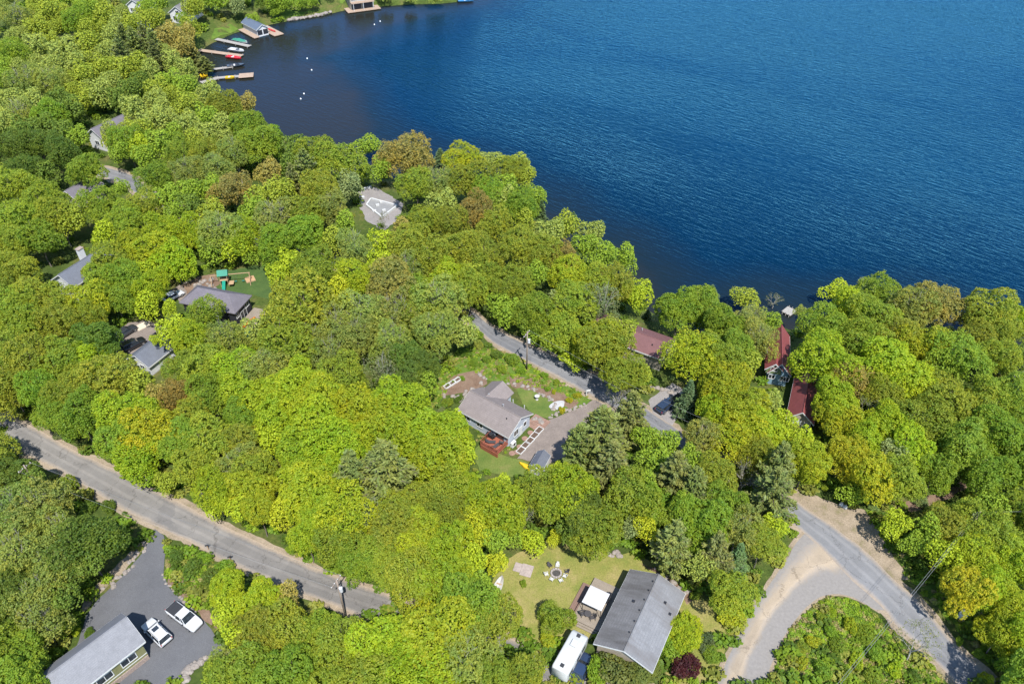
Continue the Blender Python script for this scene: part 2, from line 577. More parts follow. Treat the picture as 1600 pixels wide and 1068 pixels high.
nt.links.new(bp.outputs[0], wf.inputs["Normal"])
wm = nt.nodes.new("ShaderNodeMixShader")
nt.links.new(wf.outputs[0], wm.inputs[0]); nt.links.new(wd.outputs[0], wm.inputs[1]); nt.links.new(wg.outputs[0], wm.inputs[2])
nt.links.new(wm.outputs[0], nt.nodes["Material Output"].inputs[0])
wx, wy = axis(-120, 260, 6.0, 4500), axis(90, 420, 6.0, 4500)
lm = grid_mesh("lake", wx, wy, lambda dd, p: np.full(len(dd), WATER), m, keep=lambda dd: dd < 4, attr="shore")
tag(link("lake", lm), "deep blue lake water ruffled by small wind ripples", kind="structure")

# --- flat covers on the ground -------------------------------------------------
def ragged(poly, step, amp, seed):
    """closed outline resampled every step metres with an uneven edge"""
    out = []
    n = len(poly)
    for i in range(n):
        a, c = Vector(poly[i][:2]), Vector(poly[(i + 1) % n][:2])
        k = max(1, int((c - a).length / step))
        nrm = Vector((-(c - a).y, (c - a).x))
        nrm = nrm.normalized() if nrm.length else nrm
        for j in range(k):
            p = a.lerp(c, j / k)
            w = mnoise.noise((p.x * 0.9 + seed, p.y * 0.9, seed * 1.7)) + 0.6 * mnoise.noise((p.x * 2.3, p.y * 2.3 + seed, 3.1))
            p = p + nrm * (w * amp)
            out.append((p.x, p.y))
    return out

def cover(name, pxs, m, z, label, amp=0.35, step=0.8, kind="structure"):
    poly = [G(x, y) for x, y in pxs]
    pts = ragged(poly, step, amp, len(bpy.data.objects) * 0.37)
    hs = height_from_dist(shore_dist(pts))
    vs = [Vector((x, y, h + z)) for (x, y), h in zip(pts, hs)]
    tris = tessellate_polygon([[Vector((v.x, v.y, 0)) for v in vs]])
    me = bpy.data.meshes.new(name)
    me.from_pydata([tuple(v) for v in vs], [], [tuple(t) for t in tris])
    bm = bmesh.new(); bm.from_mesh(me)
    for f in bm.faces:
        if f.normal.z < 0: f.normal_flip()
    bm.to_mesh(me); bm.free()
    me.materials.append(m)
    return tag(link(name, me), label, kind=kind)

def ribbon(name, left, right, m, z, label, grow=0.0, amp=0.15, nu=6, step=1.2):
    """road between two edges given in pixels"""
    L = [G(*p) for p in left]; Rr = [G(*p) for p in right]
    rows = []
    for i in range(len(L) - 1):
        k = max(1, int((L[i + 1] - L[i]).length / step))
        for j in range(k + (i == len(L) - 2)):
            t = j / k
            # smooth the line a little with a cubic through the neighbours
            def cr(Q):
                p0, p1, p2, p3 = Q[max(i - 1, 0)], Q[i], Q[i + 1], Q[min(i + 2, len(Q) - 1)]
                return 0.5 * ((2 * p1) + (p2 - p0) * t + (2 * p0 - 5 * p1 + 4 * p2 - p3) * t * t + (3 * p1 - p0 - 3 * p2 + p3) * t ** 3)
            rows.append((cr(L), cr(Rr)))
    vs, uvs, fs = [], [], []
    dist = 0.0
    for r, (a, c) in enumerate(rows):
        dr = (c - a).normalized()
        wa = mnoise.noise((a.x * 0.5, a.y * 0.5, 1.3)) + 0.7 * mnoise.noise((a.x * 1.7, a.y * 1.7, 4.3))
        wc = mnoise.noise((c.x * 0.5, c.y * 0.5, 7.3)) + 0.7 * mnoise.noise((c.x * 1.7, c.y * 1.7, 9.3))
        a2 = a - dr * (grow + wa * amp); c2 = c + dr * (grow + wc * amp)
        for j in range(nu + 1):
            p = a2.lerp(c2, j / nu)
            vs.append((p.x, p.y, 0)); uvs.append((j / nu, r * 0.1))
    hs = height_from_dist(shore_dist([(v[0], v[1]) for v in vs]))
    vs = [(v[0], v[1], float(h) + z) for v, h in zip(vs, hs)]
    for r in range(len(rows) - 1):
        for j in range(nu):
            a = r * (nu + 1) + j
            fs.append((a, a + 1, a + nu + 2, a + nu + 1))
    me = bpy.data.meshes.new(name)
    me.from_pydata(vs, [], fs)
    uvl = me.uv_layers.new(name="across")
    for lp in me.loops:
        uvl.data[lp.index].uv = uvs[lp.vertex_index]
    bm = bmesh.new(); bm.from_mesh(me)
    for f in bm.faces:
        if f.normal.z < 0: f.normal_flip()
    bm.to_mesh(me); bm.free()
    me.materials.append(m)
    return tag(link(name, me), label, kind="structure")

SAND = (0.33, 0.26, 0.19)
M_SHOULDER = mat_ground("sandy_shoulder", [(0.3, (0.16, 0.15, 0.06)), (0.45, (0.26, 0.205, 0.14)), (0.7, (0.36, 0.285, 0.205))], 0.35, 5)
M_LAWN = mat_ground("lawn_grass", [(0.3, (0.075, 0.125, 0.022)), (0.55, (0.13, 0.165, 0.035)), (0.75, (0.20, 0.18, 0.06))], 0.25, 6)
M_DRYLAWN = mat_ground("dry_lawn_grass", [(0.30, (0.125, 0.165, 0.03)), (0.48, (0.21, 0.205, 0.05)), (0.68, (0.33, 0.255, 0.11))], 0.16, 5)
M_VERGE = mat_ground("verge_grass", [(0.3, (0.06, 0.12, 0.014)), (0.55, (0.11, 0.17, 0.022)), (0.75, (0.18, 0.19, 0.05))], 0.5, 6)
M_DEEPLAWN = mat_ground("deep_lawn_grass", [(0.3, (0.045, 0.085, 0.022)), (0.7, (0.075, 0.12, 0.028))], 0.4, 6)
M_GRAVEL = mat_ground("drive_gravel", [(0.3, (0.17, 0.14, 0.12)), (0.7, (0.25, 0.205, 0.175))], 0.4, 9)
M_PALEGRAVEL = mat_ground("pale_gravel", [(0.3, (0.21, 0.19, 0.18)), (0.7, (0.29, 0.265, 0.25))], 0.4, 9)
M_DIRT = mat_ground("bare_earth", [(0.3, (0.14, 0.085, 0.055)), (0.7, (0.24, 0.165, 0.115))], 0.5, 6)
M_TARMAC = mat_ground("fresh_tarmac", [(0.3, (0.10, 0.10, 0.105)), (0.7, (0.135, 0.135, 0.14))], 0.15, 12, bumpy=0.15)

R2L = [(150, 275), (178, 283), (200, 292), (212, 303), (290, 342), (450, 398), (600, 440), (720, 498), (772, 536), (825, 565), (867, 587), (915, 614), (975, 645),
       (1035, 682), (1100, 722), (1170, 770), (1237, 818), (1282, 855), (1330, 905), (1375, 945), (1413, 990), (1450, 1021), (1488, 1061), (1535, 1115)]
R2R = [(155, 259), (190, 267), (215, 278), (232, 293), (305, 330), (455, 385), (600, 425), (724, 478), (769, 509), (820, 536), (876, 559), (942, 592), (1008, 636),
       (1062, 672), (1130, 712), (1195, 750), (1247, 785), (1300, 822), (1350, 858), (1400, 908), (1440, 943), (1486, 998), (1558, 1066), (1606, 1115)]
R3L = [(-80, 648), (0, 690), (30, 705), (90, 733), (150, 770), (200, 800), (245, 822), (300, 848), (360, 880), (420, 905), (480, 930), (540, 953), (620, 985), (720, 1022), (850, 1065), (1000, 1115)]
R3R = [(-80, 597), (0, 640), (55, 668), (120, 705), (190, 738), (250, 768), (300, 795), (360, 826), (420, 854), (480, 880), (530, 900), (580, 918), (650, 943), (750, 980), (880, 1025), (1030, 1075)]
FKL = [(1085, 1140), (1100, 1108), (1122, 1066), (1150, 1000), (1176, 950), (1211, 900), (1238, 858), (1252, 838), (1272, 818)]
FKR = [(1165, 1140), (1180, 1108), (1194, 1066), (1222, 1000), (1258, 950), (1292, 929), (1332, 932), (1368, 952), (1402, 952)]
ribbon("road_shoulder", R2L, R2R, M_SHOULDER, 0.024, "sandy gravel shoulder along the lakeside road", grow=0.9, amp=0.6)
ribbon("road_shoulder", R3L, R3R, M_SHOULDER, 0.024, "sandy gravel shoulder along the road through the lower woods", grow=0.8, amp=0.6)
ribbon("road_shoulder", FKL, FKR, M_SHOULDER, 0.029, "sandy gravel shoulder of the curved side road", grow=0.6, amp=0.4)
m_side = mat_road("side_road_surface", (0.37, 0.30, 0.22), (0.235, 0.215, 0.195), 0.30, 0.13, wob=0.28)
ribbon("road", FKL, FKR, m_side, 0.036, "curved side road with a drift of sand along its outer half")
m_r2 = mat_road("lakeside_road_surface", (0.19, 0.19, 0.195), SAND, 0.5, 0.42, wob=0.2)
ribbon("road", R2L, R2R, m_r2, 0.044, "grey asphalt lakeside road running past the cottage")
m_r3 = mat_road("lower_road_surface", (0.195, 0.182, 0.168), SAND, 0.48, 0.40, wob=0.22)
ribbon("road", R3L, R3R, m_r3, 0.044, "worn grey asphalt road with sandy edges through the lower woods")

cover("road_shoulder", [(1225, 745), (1262, 768), (1318, 792), (1352, 796), (1372, 826), (1392, 862), (1420, 905), (1395, 905), (1345, 850), (1285, 806), (1240, 778)], M_SHOULDER, 0.034, "wide sandy pull-off beside the lakeside road junction", amp=0.3)
cover("verge", [(1352, 796), (1420, 900), (1500, 985), (1600, 1085), (1640, 1085), (1560, 960), (1470, 880), (1400, 800)], M_VERGE, 0.016, "grassy verge below the trees beside the lakeside road")
cover("traffic_island", [(1205, 1068), (1232, 990), (1262, 954), (1298, 933), (1326, 934), (1352, 950), (1383, 976), (1412, 1008), (1455, 1040), (1500, 1100), (1190, 1110)], M_VERGE, 0.018, "grassy island enclosed by the road fork", amp=0.25)
cover("lawn", [(806, 606), (840, 609), (865, 624), (882, 638), (858, 653), (834, 649), (818, 630)], M_LAWN, 0.02, "small green lawn beside the cottage under the lakeside road")
cover("lawn", [(748, 696), (775, 704), (800, 714), (822, 720), (842, 740), (800, 745), (750, 735), (738, 710)], M_LAWN, 0.02, "patch of lawn below the cottage's red deck")
cover("verge", [(700, 560), (740, 545), (800, 552), (860, 590), (925, 622), (915, 634), (885, 640), (860, 622), (810, 604), (760, 592), (720, 590), (675, 640), (660, 610)], M_VERGE, 0.012, "rough grass bank between the cottage garden and the road")
cover("garden_bed", [(795, 588), (830, 592), (872, 612), (905, 628), (890, 641), (864, 626), (835, 611), (800, 604)], M_DIRT, 0.030, "planted garden bed on the bank above the cottage lawn", amp=0.5)
cover("gravel_driveway", [(928, 624), (960, 640), (940, 652), (898, 668), (884, 690), (884, 714), (852, 726), (808, 716), (858, 656), (916, 632)], M_GRAVEL, 0.034, "brown gravel driveway beside the cottage", amp=0.2)
cover("garden_soil", [(688, 604), (714, 584), (755, 577), (762, 600), (735, 612), (694, 618)], M_DIRT, 0.028, "bare brown vegetable garden behind the cottage")
cover("lawn", [(748, 945), (775, 900), (800, 868), (838, 845), (880, 846), (930, 862), (990, 866), (1050, 888), (1060, 920), (985, 900), (940, 990), (900, 1005), (870, 1010), (820, 1020), (775, 1010), (755, 980)], M_DRYLAWN, 0.020, "dry patchy lawn behind the bungalow", amp=0.6)
cover("lawn", [(1052, 925), (1108, 938), (1140, 955), (1150, 985), (1128, 1030), (1100, 1085), (1040, 1085), (1040, 985)], M_DRYLAWN, 0.016, "strip of lawn between the bungalow and the side road", amp=0.5)
cover("garden_bed", [(1000, 880), (1022, 888), (1072, 918), (1090, 932), (1072, 944), (1066, 926), (1024, 894)], M_DIRT, 0.03, "bare earth and rubble at the bungalow's gable end")
cover("driveway", [(242, 826), (256, 836), (258, 852), (256, 898), (265, 918), (284, 936), (307, 957), (330, 982), (349, 1014), (322, 1032), (295, 1042), (288, 1075), (150, 1110), (120, 1010), (135, 962), (150, 940), (190, 902), (222, 864)], M_TARMAC, 0.058, "smooth grey tarmac driveway with two white vehicles", amp=0.12)
cover("garden_bed", [(258, 880), (290, 905), (318, 935), (345, 985), (330, 978), (306, 953), (284, 932), (262, 912)], M_DIRT, 0.03, "mulched bed along the tarmac driveway")
cover("garden_bed", [(246, 832), (222, 860), (186, 900), (146, 938), (120, 970), (135, 930), (180, 885), (215, 850)], M_SHOULDER, 0.03, "stony bank along the tarmac driveway")
cover("yard", [(180, 520), (200, 505), (230, 500), (262, 515), (250, 545), (215, 575), (180, 570)], M_GRAVEL, 0.02, "gravel yard with two dark cars beside the small garage")
cover("yard", [(262, 455), (290, 440), (320, 432), (345, 445), (330, 470), (290, 478)], M_GRAVEL, 0.02, "gravel parking beside the dark house")
cover("garden_bed", [(285, 446), (310, 432), (335, 428), (345, 442), (320, 462), (300, 470)], M_DIRT, 0.03, "stony earth slope beside the dark house")
cover("lawn", [(325, 445), (345, 425), (400, 415), (440, 418), (445, 452), (425, 470), (395, 460), (350, 455)], M_DEEPLAWN, 0.022, "deep green lawn with the playset")
cover("gravel_pad", [(560, 300), (585, 292), (630, 318), (625, 340), (600, 360), (572, 345), (562, 322)], M_PALEGRAVEL, 0.02, "grey gravel pad around the new foundation")
cover("parking_area", [(1012, 625), (1050, 598), (1085, 618), (1060, 650), (1050, 665), (1020, 646)], M_PALEGRAVEL, 0.034, "pale gravel parking spot beside the lakeside road", amp=0.25)
cover("dirt_track", [(1385, 800), (1420, 782), (1460, 772), (1505, 752), (1512, 762), (1470, 785), (1425, 800), (1395, 812)], M_DIRT, 0.02, "narrow dirt track into the woods", amp=0.3)
cover("lawn", [(430, 30), (480, 22), (530, 12), (545, -6), (520, -20), (470, -10), (440, 8), (420, 25)], M_VERGE, 0.05, "bright green lawn on the far shore", amp=0.8, step=2)
cover("lawn", [(330, 62), (345, 56), (372, 46), (360, 38), (335, 45)], M_VERGE, 0.05, "small shore lawn beside the boathouse", amp=0.5, step=2)

# ================================================================== BUILDINGS
GLASS = mat_glass()
WHITE = mat("white_trim", (0.60, 0.60, 0.58), 0.5, 0.06, 4)
SHADE_METAL = mat("dark_metal", (0.05, 0.05, 0.055), 0.45, 0.2, 5, metal=0.6)
PIPE = mat("vent_pipe", (0.55, 0.55, 0.55), 0.4, 0.1, 5, metal=0.5)
CONCRETE = mat("concrete", (0.36, 0.35, 0.33), 0.9, 0.2, 2.0, bumpy=0.2)
TAUPE = mat_bands("taupe_shingles", (0.215, 0.18, 0.165), (0.15, 0.125, 0.115), 0.16, 2)
PURPLEGREY = mat_bands("purple_grey_shingles", (0.15, 0.135, 0.15), (0.10, 0.09, 0.105), 0.16, 2)
SLATE = mat_bands("slate_grey_shingles", (0.13, 0.14, 0.165), (0.085, 0.09, 0.11), 0.16, 2)
GREYROOF = mat_bands("weathered_grey_shingles", (0.20, 0.20, 0.205), (0.15, 0.15, 0.155), 0.16, 2, stain=(0.13, 0.12, 0.115))
LIGHTGREY = mat_bands("light_grey_shingles", (0.20, 0.20, 0.21), (0.155, 0.155, 0.165), 0.16, 2)
MAROON = mat_bands("maroon_shingles", (0.165, 0.078, 0.076), (0.12, 0.056, 0.055), 0.16, 2)
REDROOF = mat_bands("red_metal_roof", (0.24, 0.065, 0.062), (0.16, 0.04, 0.04), 0.4, 0, rough=0.45, sharp=0.08)
BLUEROOF = mat_bands("blue_grey_metal_roof", (0.12, 0.15, 0.20), (0.09, 0.11, 0.15), 0.4, 0, rough=0.45)
PALEBLUE = mat_bands("pale_blue_siding", (0.44, 0.48, 0.54), (0.33, 0.36, 0.42), 0.14, 2, rough=0.55)
WHITESIDE = mat_bands("white_siding", (0.62, 0.62, 0.61), (0.48, 0.48, 0.48), 0.14, 2, rough=0.55)
GREENSIDE = mat_bands("sage_green_siding", (0.21, 0.205, 0.095), (0.15, 0.15, 0.07), 0.16, 2, rough=0.6)
DARKSIDE = mat_bands("charcoal_siding", (0.030, 0.030, 0.038), (0.018, 0.018, 0.024), 0.16, 2, rough=0.6)
BLUESIDE = mat_bands("blue_siding", (0.20, 0.31, 0.38), (0.15, 0.24, 0.30), 0.16, 2, rough=0.6)
GREENGABLE = mat_bands("green_gable_shingles", (0.16, 0.21, 0.10), (0.11, 0.15, 0.07), 0.16, 2)
TANSIDE = mat_bands("tan_siding", (0.36, 0.31, 0.24), (0.28, 0.24, 0.18), 0.16, 2)
STONEBASE = mat("stone_veneer", (0.30, 0.23, 0.19), 0.9, 0.4, 6, bumpy=0.6)
REDDECK = mat_bands("red_stained_boards", (0.32, 0.105, 0.065), (0.17, 0.05, 0.03), 0.14, 0, rough=0.6)
GREYDECK = mat_bands("weathered_deck_boards", (0.26, 0.215, 0.165), (0.17, 0.14, 0.105), 0.14, 0, rough=0.8)
WOOD = mat_bands("fresh_lumber", (0.42, 0.28, 0.16), (0.28, 0.18, 0.10), 0.14, 0, rough=0.75)
DOCKWOOD = mat_bands("dock_boards", (0.40, 0.29, 0.21), (0.26, 0.19, 0.14), 0.18, 0, rough=0.8)
GREYDOCK = mat_bands("grey_dock_boards", (0.34, 0.315, 0.28), (0.22, 0.20, 0.18), 0.18, 0, rough=0.8)

def gable_prism(mb, x0, x1, y0, y1, z0, he, hr):
    """walls with a gable at both ends of x"""
    ym = (y0 + y1) / 2
    a = [(x0, y0, z0), (x0, y1, z0), (x0, y1, he), (x0, ym, hr), (x0, y0, he)]
    c = [(x1, p[1], p[2]) for p in a]
    n = len(mb.v)
    mb.add(a + c, [(0, 1, 2, 3, 4), (9, 8, 7, 6, 5), (0, 5, 6, 1), (1, 6, 7, 2), (4, 9, 5, 0), (2, 7, 8, 3), (3, 8, 9, 4)])
    return mb

def roof_slab(mb, x0, x1, y0, z0, y1, z1, th=0.16):
    """one slope between eave (y0, z0) and ridge (y1, z1)"""
    vs = [(x0, y0, z0), (x1, y0, z0), (x1, y1, z1), (x0, y1, z1)]
    return mb.add(vs + [(p[0], p[1], p[2] - th) for p in vs], [(0, 1, 2, 3), (7, 6, 5, 4), (0, 4, 5, 1), (1, 5, 6, 2), (2, 6, 7, 3), (3, 7, 4, 0)])

def window(par, face, ext, u, z, w, h, lights=2, frame=None, out=0.03):
    """window on a wall plane; face 'x+','x-','y+','y-' at distance ext, u along the wall, z of its middle"""
    frame = frame or WHITE
    t = 0.09
    def put(mb, u0, u1, z0, z1, d0, d1):
        s = 1 if face[1] == '+' else -1
        lo, hi = sorted((s * (ext + d0), s * (ext + d1)))
        if face[0] == 'x': mb.box(lo, hi, u0, u1, z0, z1)
        else: mb.box(u0, u1, lo, hi, z0, z1)
    f = MB()
    put(f, u - w / 2 - t, u + w / 2 + t, z + h / 2, z + h / 2 + t, 0, 0.07)
    put(f, u - w / 2 - t, u + w / 2 + t, z - h / 2 - t, z - h / 2, 0, 0.09)
    put(f, u - w / 2 - t, u - w / 2, z - h / 2, z + h / 2, 0, 0.07)
    put(f, u + w / 2, u + w / 2 + t, z - h / 2, z + h / 2, 0, 0.07)
    for k in range(1, lights):
        x = u - w / 2 + w * k / lights
        put(f, x - 0.04, x + 0.04, z - h / 2, z + h / 2, 0, 0.065)
    o = f.build("window", frame, par)
    for k in range(lights):
        x0 = u - w / 2 + w * k / lights + (0.04 if k else 0)
        x1 = u - w / 2 + w * (k + 1) / lights - (0.04 if k < lights - 1 else 0)
        p = MB(); put(p, x0, x1, z - h / 2, z + h / 2, 0.005, 0.03)
        p.build("pane", GLASS, o)
    return o

def door(par, face, ext, u, z0, w, h, m):
    s = 1 if face[1] == '+' else -1
    d = MB(); k = MB()
    lo, hi = sorted((s * ext, s * (ext + 0.06)))
    l2, h2 = sorted((s * (ext + 0.06), s * (ext + 0.12)))
    if face[0] == 'x':
        d.box(lo, hi, u - w / 2, u + w / 2, z0, z0 + h); k.box(l2, h2, u + w / 2 - 0.16, u + w / 2 - 0.08, z0 + 0.95, z0 + 1.05)
    else:
        d.box(u - w / 2, u + w / 2, lo, hi, z0, z0 + h); k.box(u + w / 2 - 0.16, u + w / 2 - 0.08, l2, h2, z0 + 0.95, z0 + 1.05)
    o = d.build("door", m, par)
    k.build("handle", SHADE_METAL, o)
    return o

def frame_of(A, B, L, he, away=1):
    """gable end between eave corners A and B (pixels, at height he): centre on the ground, turn, width"""
    z0 = 0.0
    for _ in range(4):
        a, b = P(*A, he + z0), P(*B, he + z0)
        m_ = (a + b) / 2
        u = (b - a).normalized()
        v = Vector((-u.y, u.x, 0)) * away
        c = m_ + v * (L / 2)
        z0 = max(hgt(c.x, c.y), WATER + 0.4)
    x = -v
    return Vector((c.x, c.y, z0)), math.atan2(x.y, x.x), (b - a).length

def gable_house(name, label, cat, loc, rz, L, W, he, rise, wall, roof, over=0.45, fascia=None, gable_mat=None, base=True, chimney=None, vents=()):
    o = thing(name, label, cat, loc, rz)
    hl, hw = L / 2 - over, W / 2 - over
    slope = rise / (W / 2)
    hr = he + rise
    w_ = gable_prism(MB(), -hl, hl, -hw, hw, -0.6, he + slope * over - 0.17, hr - 0.17).build("wall", wall, o)
    if base:
        q = MB()
        for (x0, x1, y0, y1) in ((-hl - .03, hl + .03, -hw - .03, -hw + .01), (-hl - .03, hl + .03, hw - .01, hw + .03), (-hl - .03, -hl + .01, -hw + .02, hw - .02), (hl - .01, hl + .03, -hw + .02, hw - .02)):
            q.box(x0, x1, y0, y1, -0.6, 0.25)
        q.build("foundation", CONCRETE, o)
    r = roof_slab(MB(), -L / 2, L / 2, -W / 2, he, 0.0, hr)
    r = r.build("roof", roof, o)
    r2 = roof_slab(MB(), -L / 2, L / 2, W / 2, he, 0.0, hr).build("roof", roof, o)
    MB().tube([(-L / 2, 0, hr + 0.01), (L / 2, 0, hr + 0.01)], 0.09, 6).build("ridge_cap", roof, r)
    fa = fascia or WHITE
    for s in (-1, 1):
        MB().box(-L / 2 + 0.02, L / 2 - 0.02, s * (W / 2 + 0.01) - 0.02 + 0.0, s * (W / 2 + 0.01) + 0.02, he - 0.30, he - 0.03).build("fascia", fa, o)
        for t in (-1, 1):
            x = t * (L / 2 + 0.012)
            MB().add([(x - 0.015, s * W / 2, he - 0.02), (x + 0.015, s * W / 2, he - 0.02), (x + 0.015, 0, hr - 0.02), (x - 0.015, 0, hr - 0.02),
                      (x - 0.015, s * W / 2, he - 0.26), (x + 0.015, s * W / 2, he - 0.26), (x + 0.015, 0, hr - 0.26), (x - 0.015, 0, hr - 0.26)],
                     [(0, 1, 2, 3), (7, 6, 5, 4), (0, 4, 5, 1), (1, 5, 6, 2), (2, 6, 7, 3), (3, 7, 4, 0)]).build("bargeboard", fa, o)
    for (vx, vy, vh) in vents:
        z = hr - abs(vy) * slope
        par = r if vy <= 0 else r2
        MB().tube([(vx, vy, z - 0.1), (vx, vy, z + vh), (vx, vy, z + vh + 0.01)], [0.11, 0.11, 0.02], 8).build("vent_pipe", PIPE if vh > 0.35 else SHADE_METAL, par)
    o["hl"], o["hw"] = hl, hw
    for k in ("hl", "hw"): pass
    return o, hl, hw, hr, r, r2

def clean(o):
    for k in ("hl", "hw"):
        if k in o: del o[k]

# ---------------------------------------------------------------- the cottage in the clearing
c, rz, W = frame_of((794.6, 683.8), (833.4, 645.6), 11.2, 3.0)
cot, hl, hw, hr, r1_, r2_ = gable_house("cottage", "pale blue cottage with taupe shingle roof and red deck in the clearing", "house", c, rz, 11.2, W, 3.0, 1.9, PALEBLUE, TAUPE, vents=[(1.4, 0.5, 0.55), (-2.6, 1.6, 0.5), (3.4, -1.2, 0.2)])
clean(cot)
window(cot, 'x+', hl, -0.9, 1.75, 1.1, 1.2, 2)
window(cot, 'x+', hl, 1.7, 1.75, 0.7, 1.0, 1)
window(cot, 'y-', hw, -3.9, 1.7, 1.5, 1.1, 2)
window(cot, 'y-', hw, -1.0, 1.7, 1.2, 1.1, 2)
door(cot, 'y-', hw, 3.4, 1.0, 1.7, 1.75, mat_glass())
door(cot, 'x+', hl, 0.5, 0.0, 0.9, 2.05, WHITE)
# cross gable towards the lawn
g = MB()
xg0, xg1, yg = -5.2, -0.2, W / 2 + 2.2
hg = 3.0 + 1.45
gable = [(xg0 + .4, -0.6), (xg1 - .4, -0.6), (xg1 - .4, 2.98), ((xg0 + xg1) / 2, hg - 0.18), (xg0 + .4, 2.98)]
g.add([(x, hw - 0.5, z) for x, z in gable] + [(x, yg - 0.4, z) for x, z in gable], [(0, 1, 2, 3, 4), (9, 8, 7, 6, 5)] + [(i, (i + 1) % 5, (i + 1) % 5 + 5, i + 5) for i in range(5)])
g.build("wing_wall", PALEBLUE, cot)
xm = (xg0 + xg1) / 2
for s, xe in ((-1, xg0), (1, xg1)):
    vs = [(xe, yg, 2.95), (xe, 1.6, 2.95), (xm, 0.6, hg), (xm, yg, hg)]
    MB().add(vs + [(p[0], p[1], p[2] - 0.15) for p in vs], [(0, 1, 2, 3), (7, 6, 5, 4), (0, 4, 5, 1), (1, 5, 6, 2), (2, 6, 7, 3), (3, 7, 4, 0)]).build("wing_roof", TAUPE, cot)
window(cot, 'y+', yg - 0.4, -2.7, 1.7, 1.6, 1.1, 2)
# porch at the cottage's lawn side
pz = MB().box(0.2, 3.0, W / 2 - 0.4, W / 2 + 1.3, 0.0, 0.35).build("porch_floor", REDDECK, cot)
for x in (0.35, 2.85):
    MB().box(x - 0.06, x + 0.06, W / 2 + 1.1, W / 2 + 1.22, 0.35, 2.4).build("porch_post", WHITE, cot)
window(cot, 'y+', hw, 2.2, 1.7, 1.0, 1.1, 2)
# red deck
dk0, dk1, dy0, dy1, dz = 1.5, 5.2, -W / 2 - 2.6, -hw - 0.01, 1.0
deck = MB().box(dk0, dk1, dy0, dy1, dz - 0.14, dz).build("deck", REDDECK, cot)
for x in (dk0 + 0.1, (dk0 + dk1) / 2, dk1 - 0.1):
    MB().box(x - 0.07, x + 0.07, dy0 + 0.05, dy0 + 0.19, -0.5, dz + 1.0).build("deck_post", REDDECK, deck)
for x in (dk0 + 0.05, dk1 - 0.05):
    MB().box(x - 0.03, x + 0.03, dy0 + 0.2, dy1, dz + 0.9, dz + 1.0).build("handrail", REDDECK, deck)
MB().box(dk0, dk1, dy0 + 0.02, dy0 + 0.10, dz + 0.92, dz + 1.02).build("handrail", REDDECK, deck)
sk = MB()
for k in range(22):
    x = dk0 + 0.12 + (dk1 - dk0 - 0.24) * k / 21
    sk.box(x - 0.02, x + 0.02, dy0 + 0.04, dy0 + 0.08, dz, dz + 0.92)
for x in (dk0 + 0.05, dk1 - 0.05):
    for k in range(14):
        y = dy0 + 0.25 + (dy1 - dy0 - 0.4) * k / 13
        sk.box(x - 0.02, x + 0.02, y - 0.02, y + 0.02, dz, dz + 0.9)
tag(sk.build("balusters", REDDECK, deck), kind="stuff")
MB().box(dk0 + 0.05, dk1 - 0.05, dy0 + 0.03, dy0 + 0.07, -0.3, dz - 0.15).build("skirt_board", REDDECK, deck)
def local(o, x, y, z=0.0):
    ca, sa = math.cos(o.rotation_euler.z), math.sin(o.rotation_euler.z)
    return o.location + Vector((x * ca - y * sa, x * sa + y * ca, z))
COT_DECK = [local(cot, dk0 + 1.2, dy0 + 1.3, dz), local(cot, dk0 + 2.5, dy0 + 1.0, dz), local(cot, dk0 + 0.6, dy1 - 0.7, dz), local(cot, dk1 - 0.8, dy1 - 0.8, dz)]

# ---------------------------------------------------------------- bungalow with grey roof
c, rz, W = frame_of((984.4, 888.4), (1071, 927), 12.8, 2.9, away=-1)
bun, hl, hw, hr, r1_, r2_ = gable_house("bungalow", "bungalow with streaked weathered grey shingle roof beside the dry lawn", "house", c, rz, 12.8, W, 2.9, 1.75, TANSIDE, GREYROOF, vents=[(5.0, 0.35, 0.16), (3.4, 0.35, 0.16), (1.8, 0.35, 0.16), (0.0, 0.35, 0.16), (-1.8, 0.35, 0.16), (-3.6, 0.35, 0.16)])
clean(bun)
BUN_HW = hw
window(bun, 'x+', hl, 0.0, 1.7, 1.2, 1.0, 2)
sgn = 'y-' if P(940, 940, 3).x < c.x and local(bun, 0, -5).x < c.x else 'y+'
for u in (-4.2, 3.6):
    window(bun, sgn, hw, u, 1.7, 1.4, 1.1, 2)
door(bun, sgn, hw, 0.0, 0.3, 1.7, 2.0, GLASS)
osg = 'y+' if sgn == 'y-' else 'y-'
for u in (-3.5, 2.5):
    window(bun, osg, hw, u, 1.7, 1.4, 1.1, 2)
BUN_S = -1 if sgn == 'y-' else 1
OLDROOF = mat_bands("old_streaked_shingles", (0.165, 0.158, 0.155), (0.12, 0.115, 0.112), 0.16, 2, stain=(0.085, 0.078, 0.072))
(r1_ if BUN_S < 0 else r2_).data.materials[0] = OLDROOF
for (vx, vy) in ((3.2, -BUN_S * 2.2), (2.2, -BUN_S * 3.3), (1.2, BUN_S * 1.6)):
    z = hr - abs(vy) * (1.75 / (W / 2))
    MB().cbox((vx, vy, z + 0.06), (0.34, 0.34, 0.2)).build("roof_vent", SHADE_METAL, r1_ if vy < 0 else r2_)
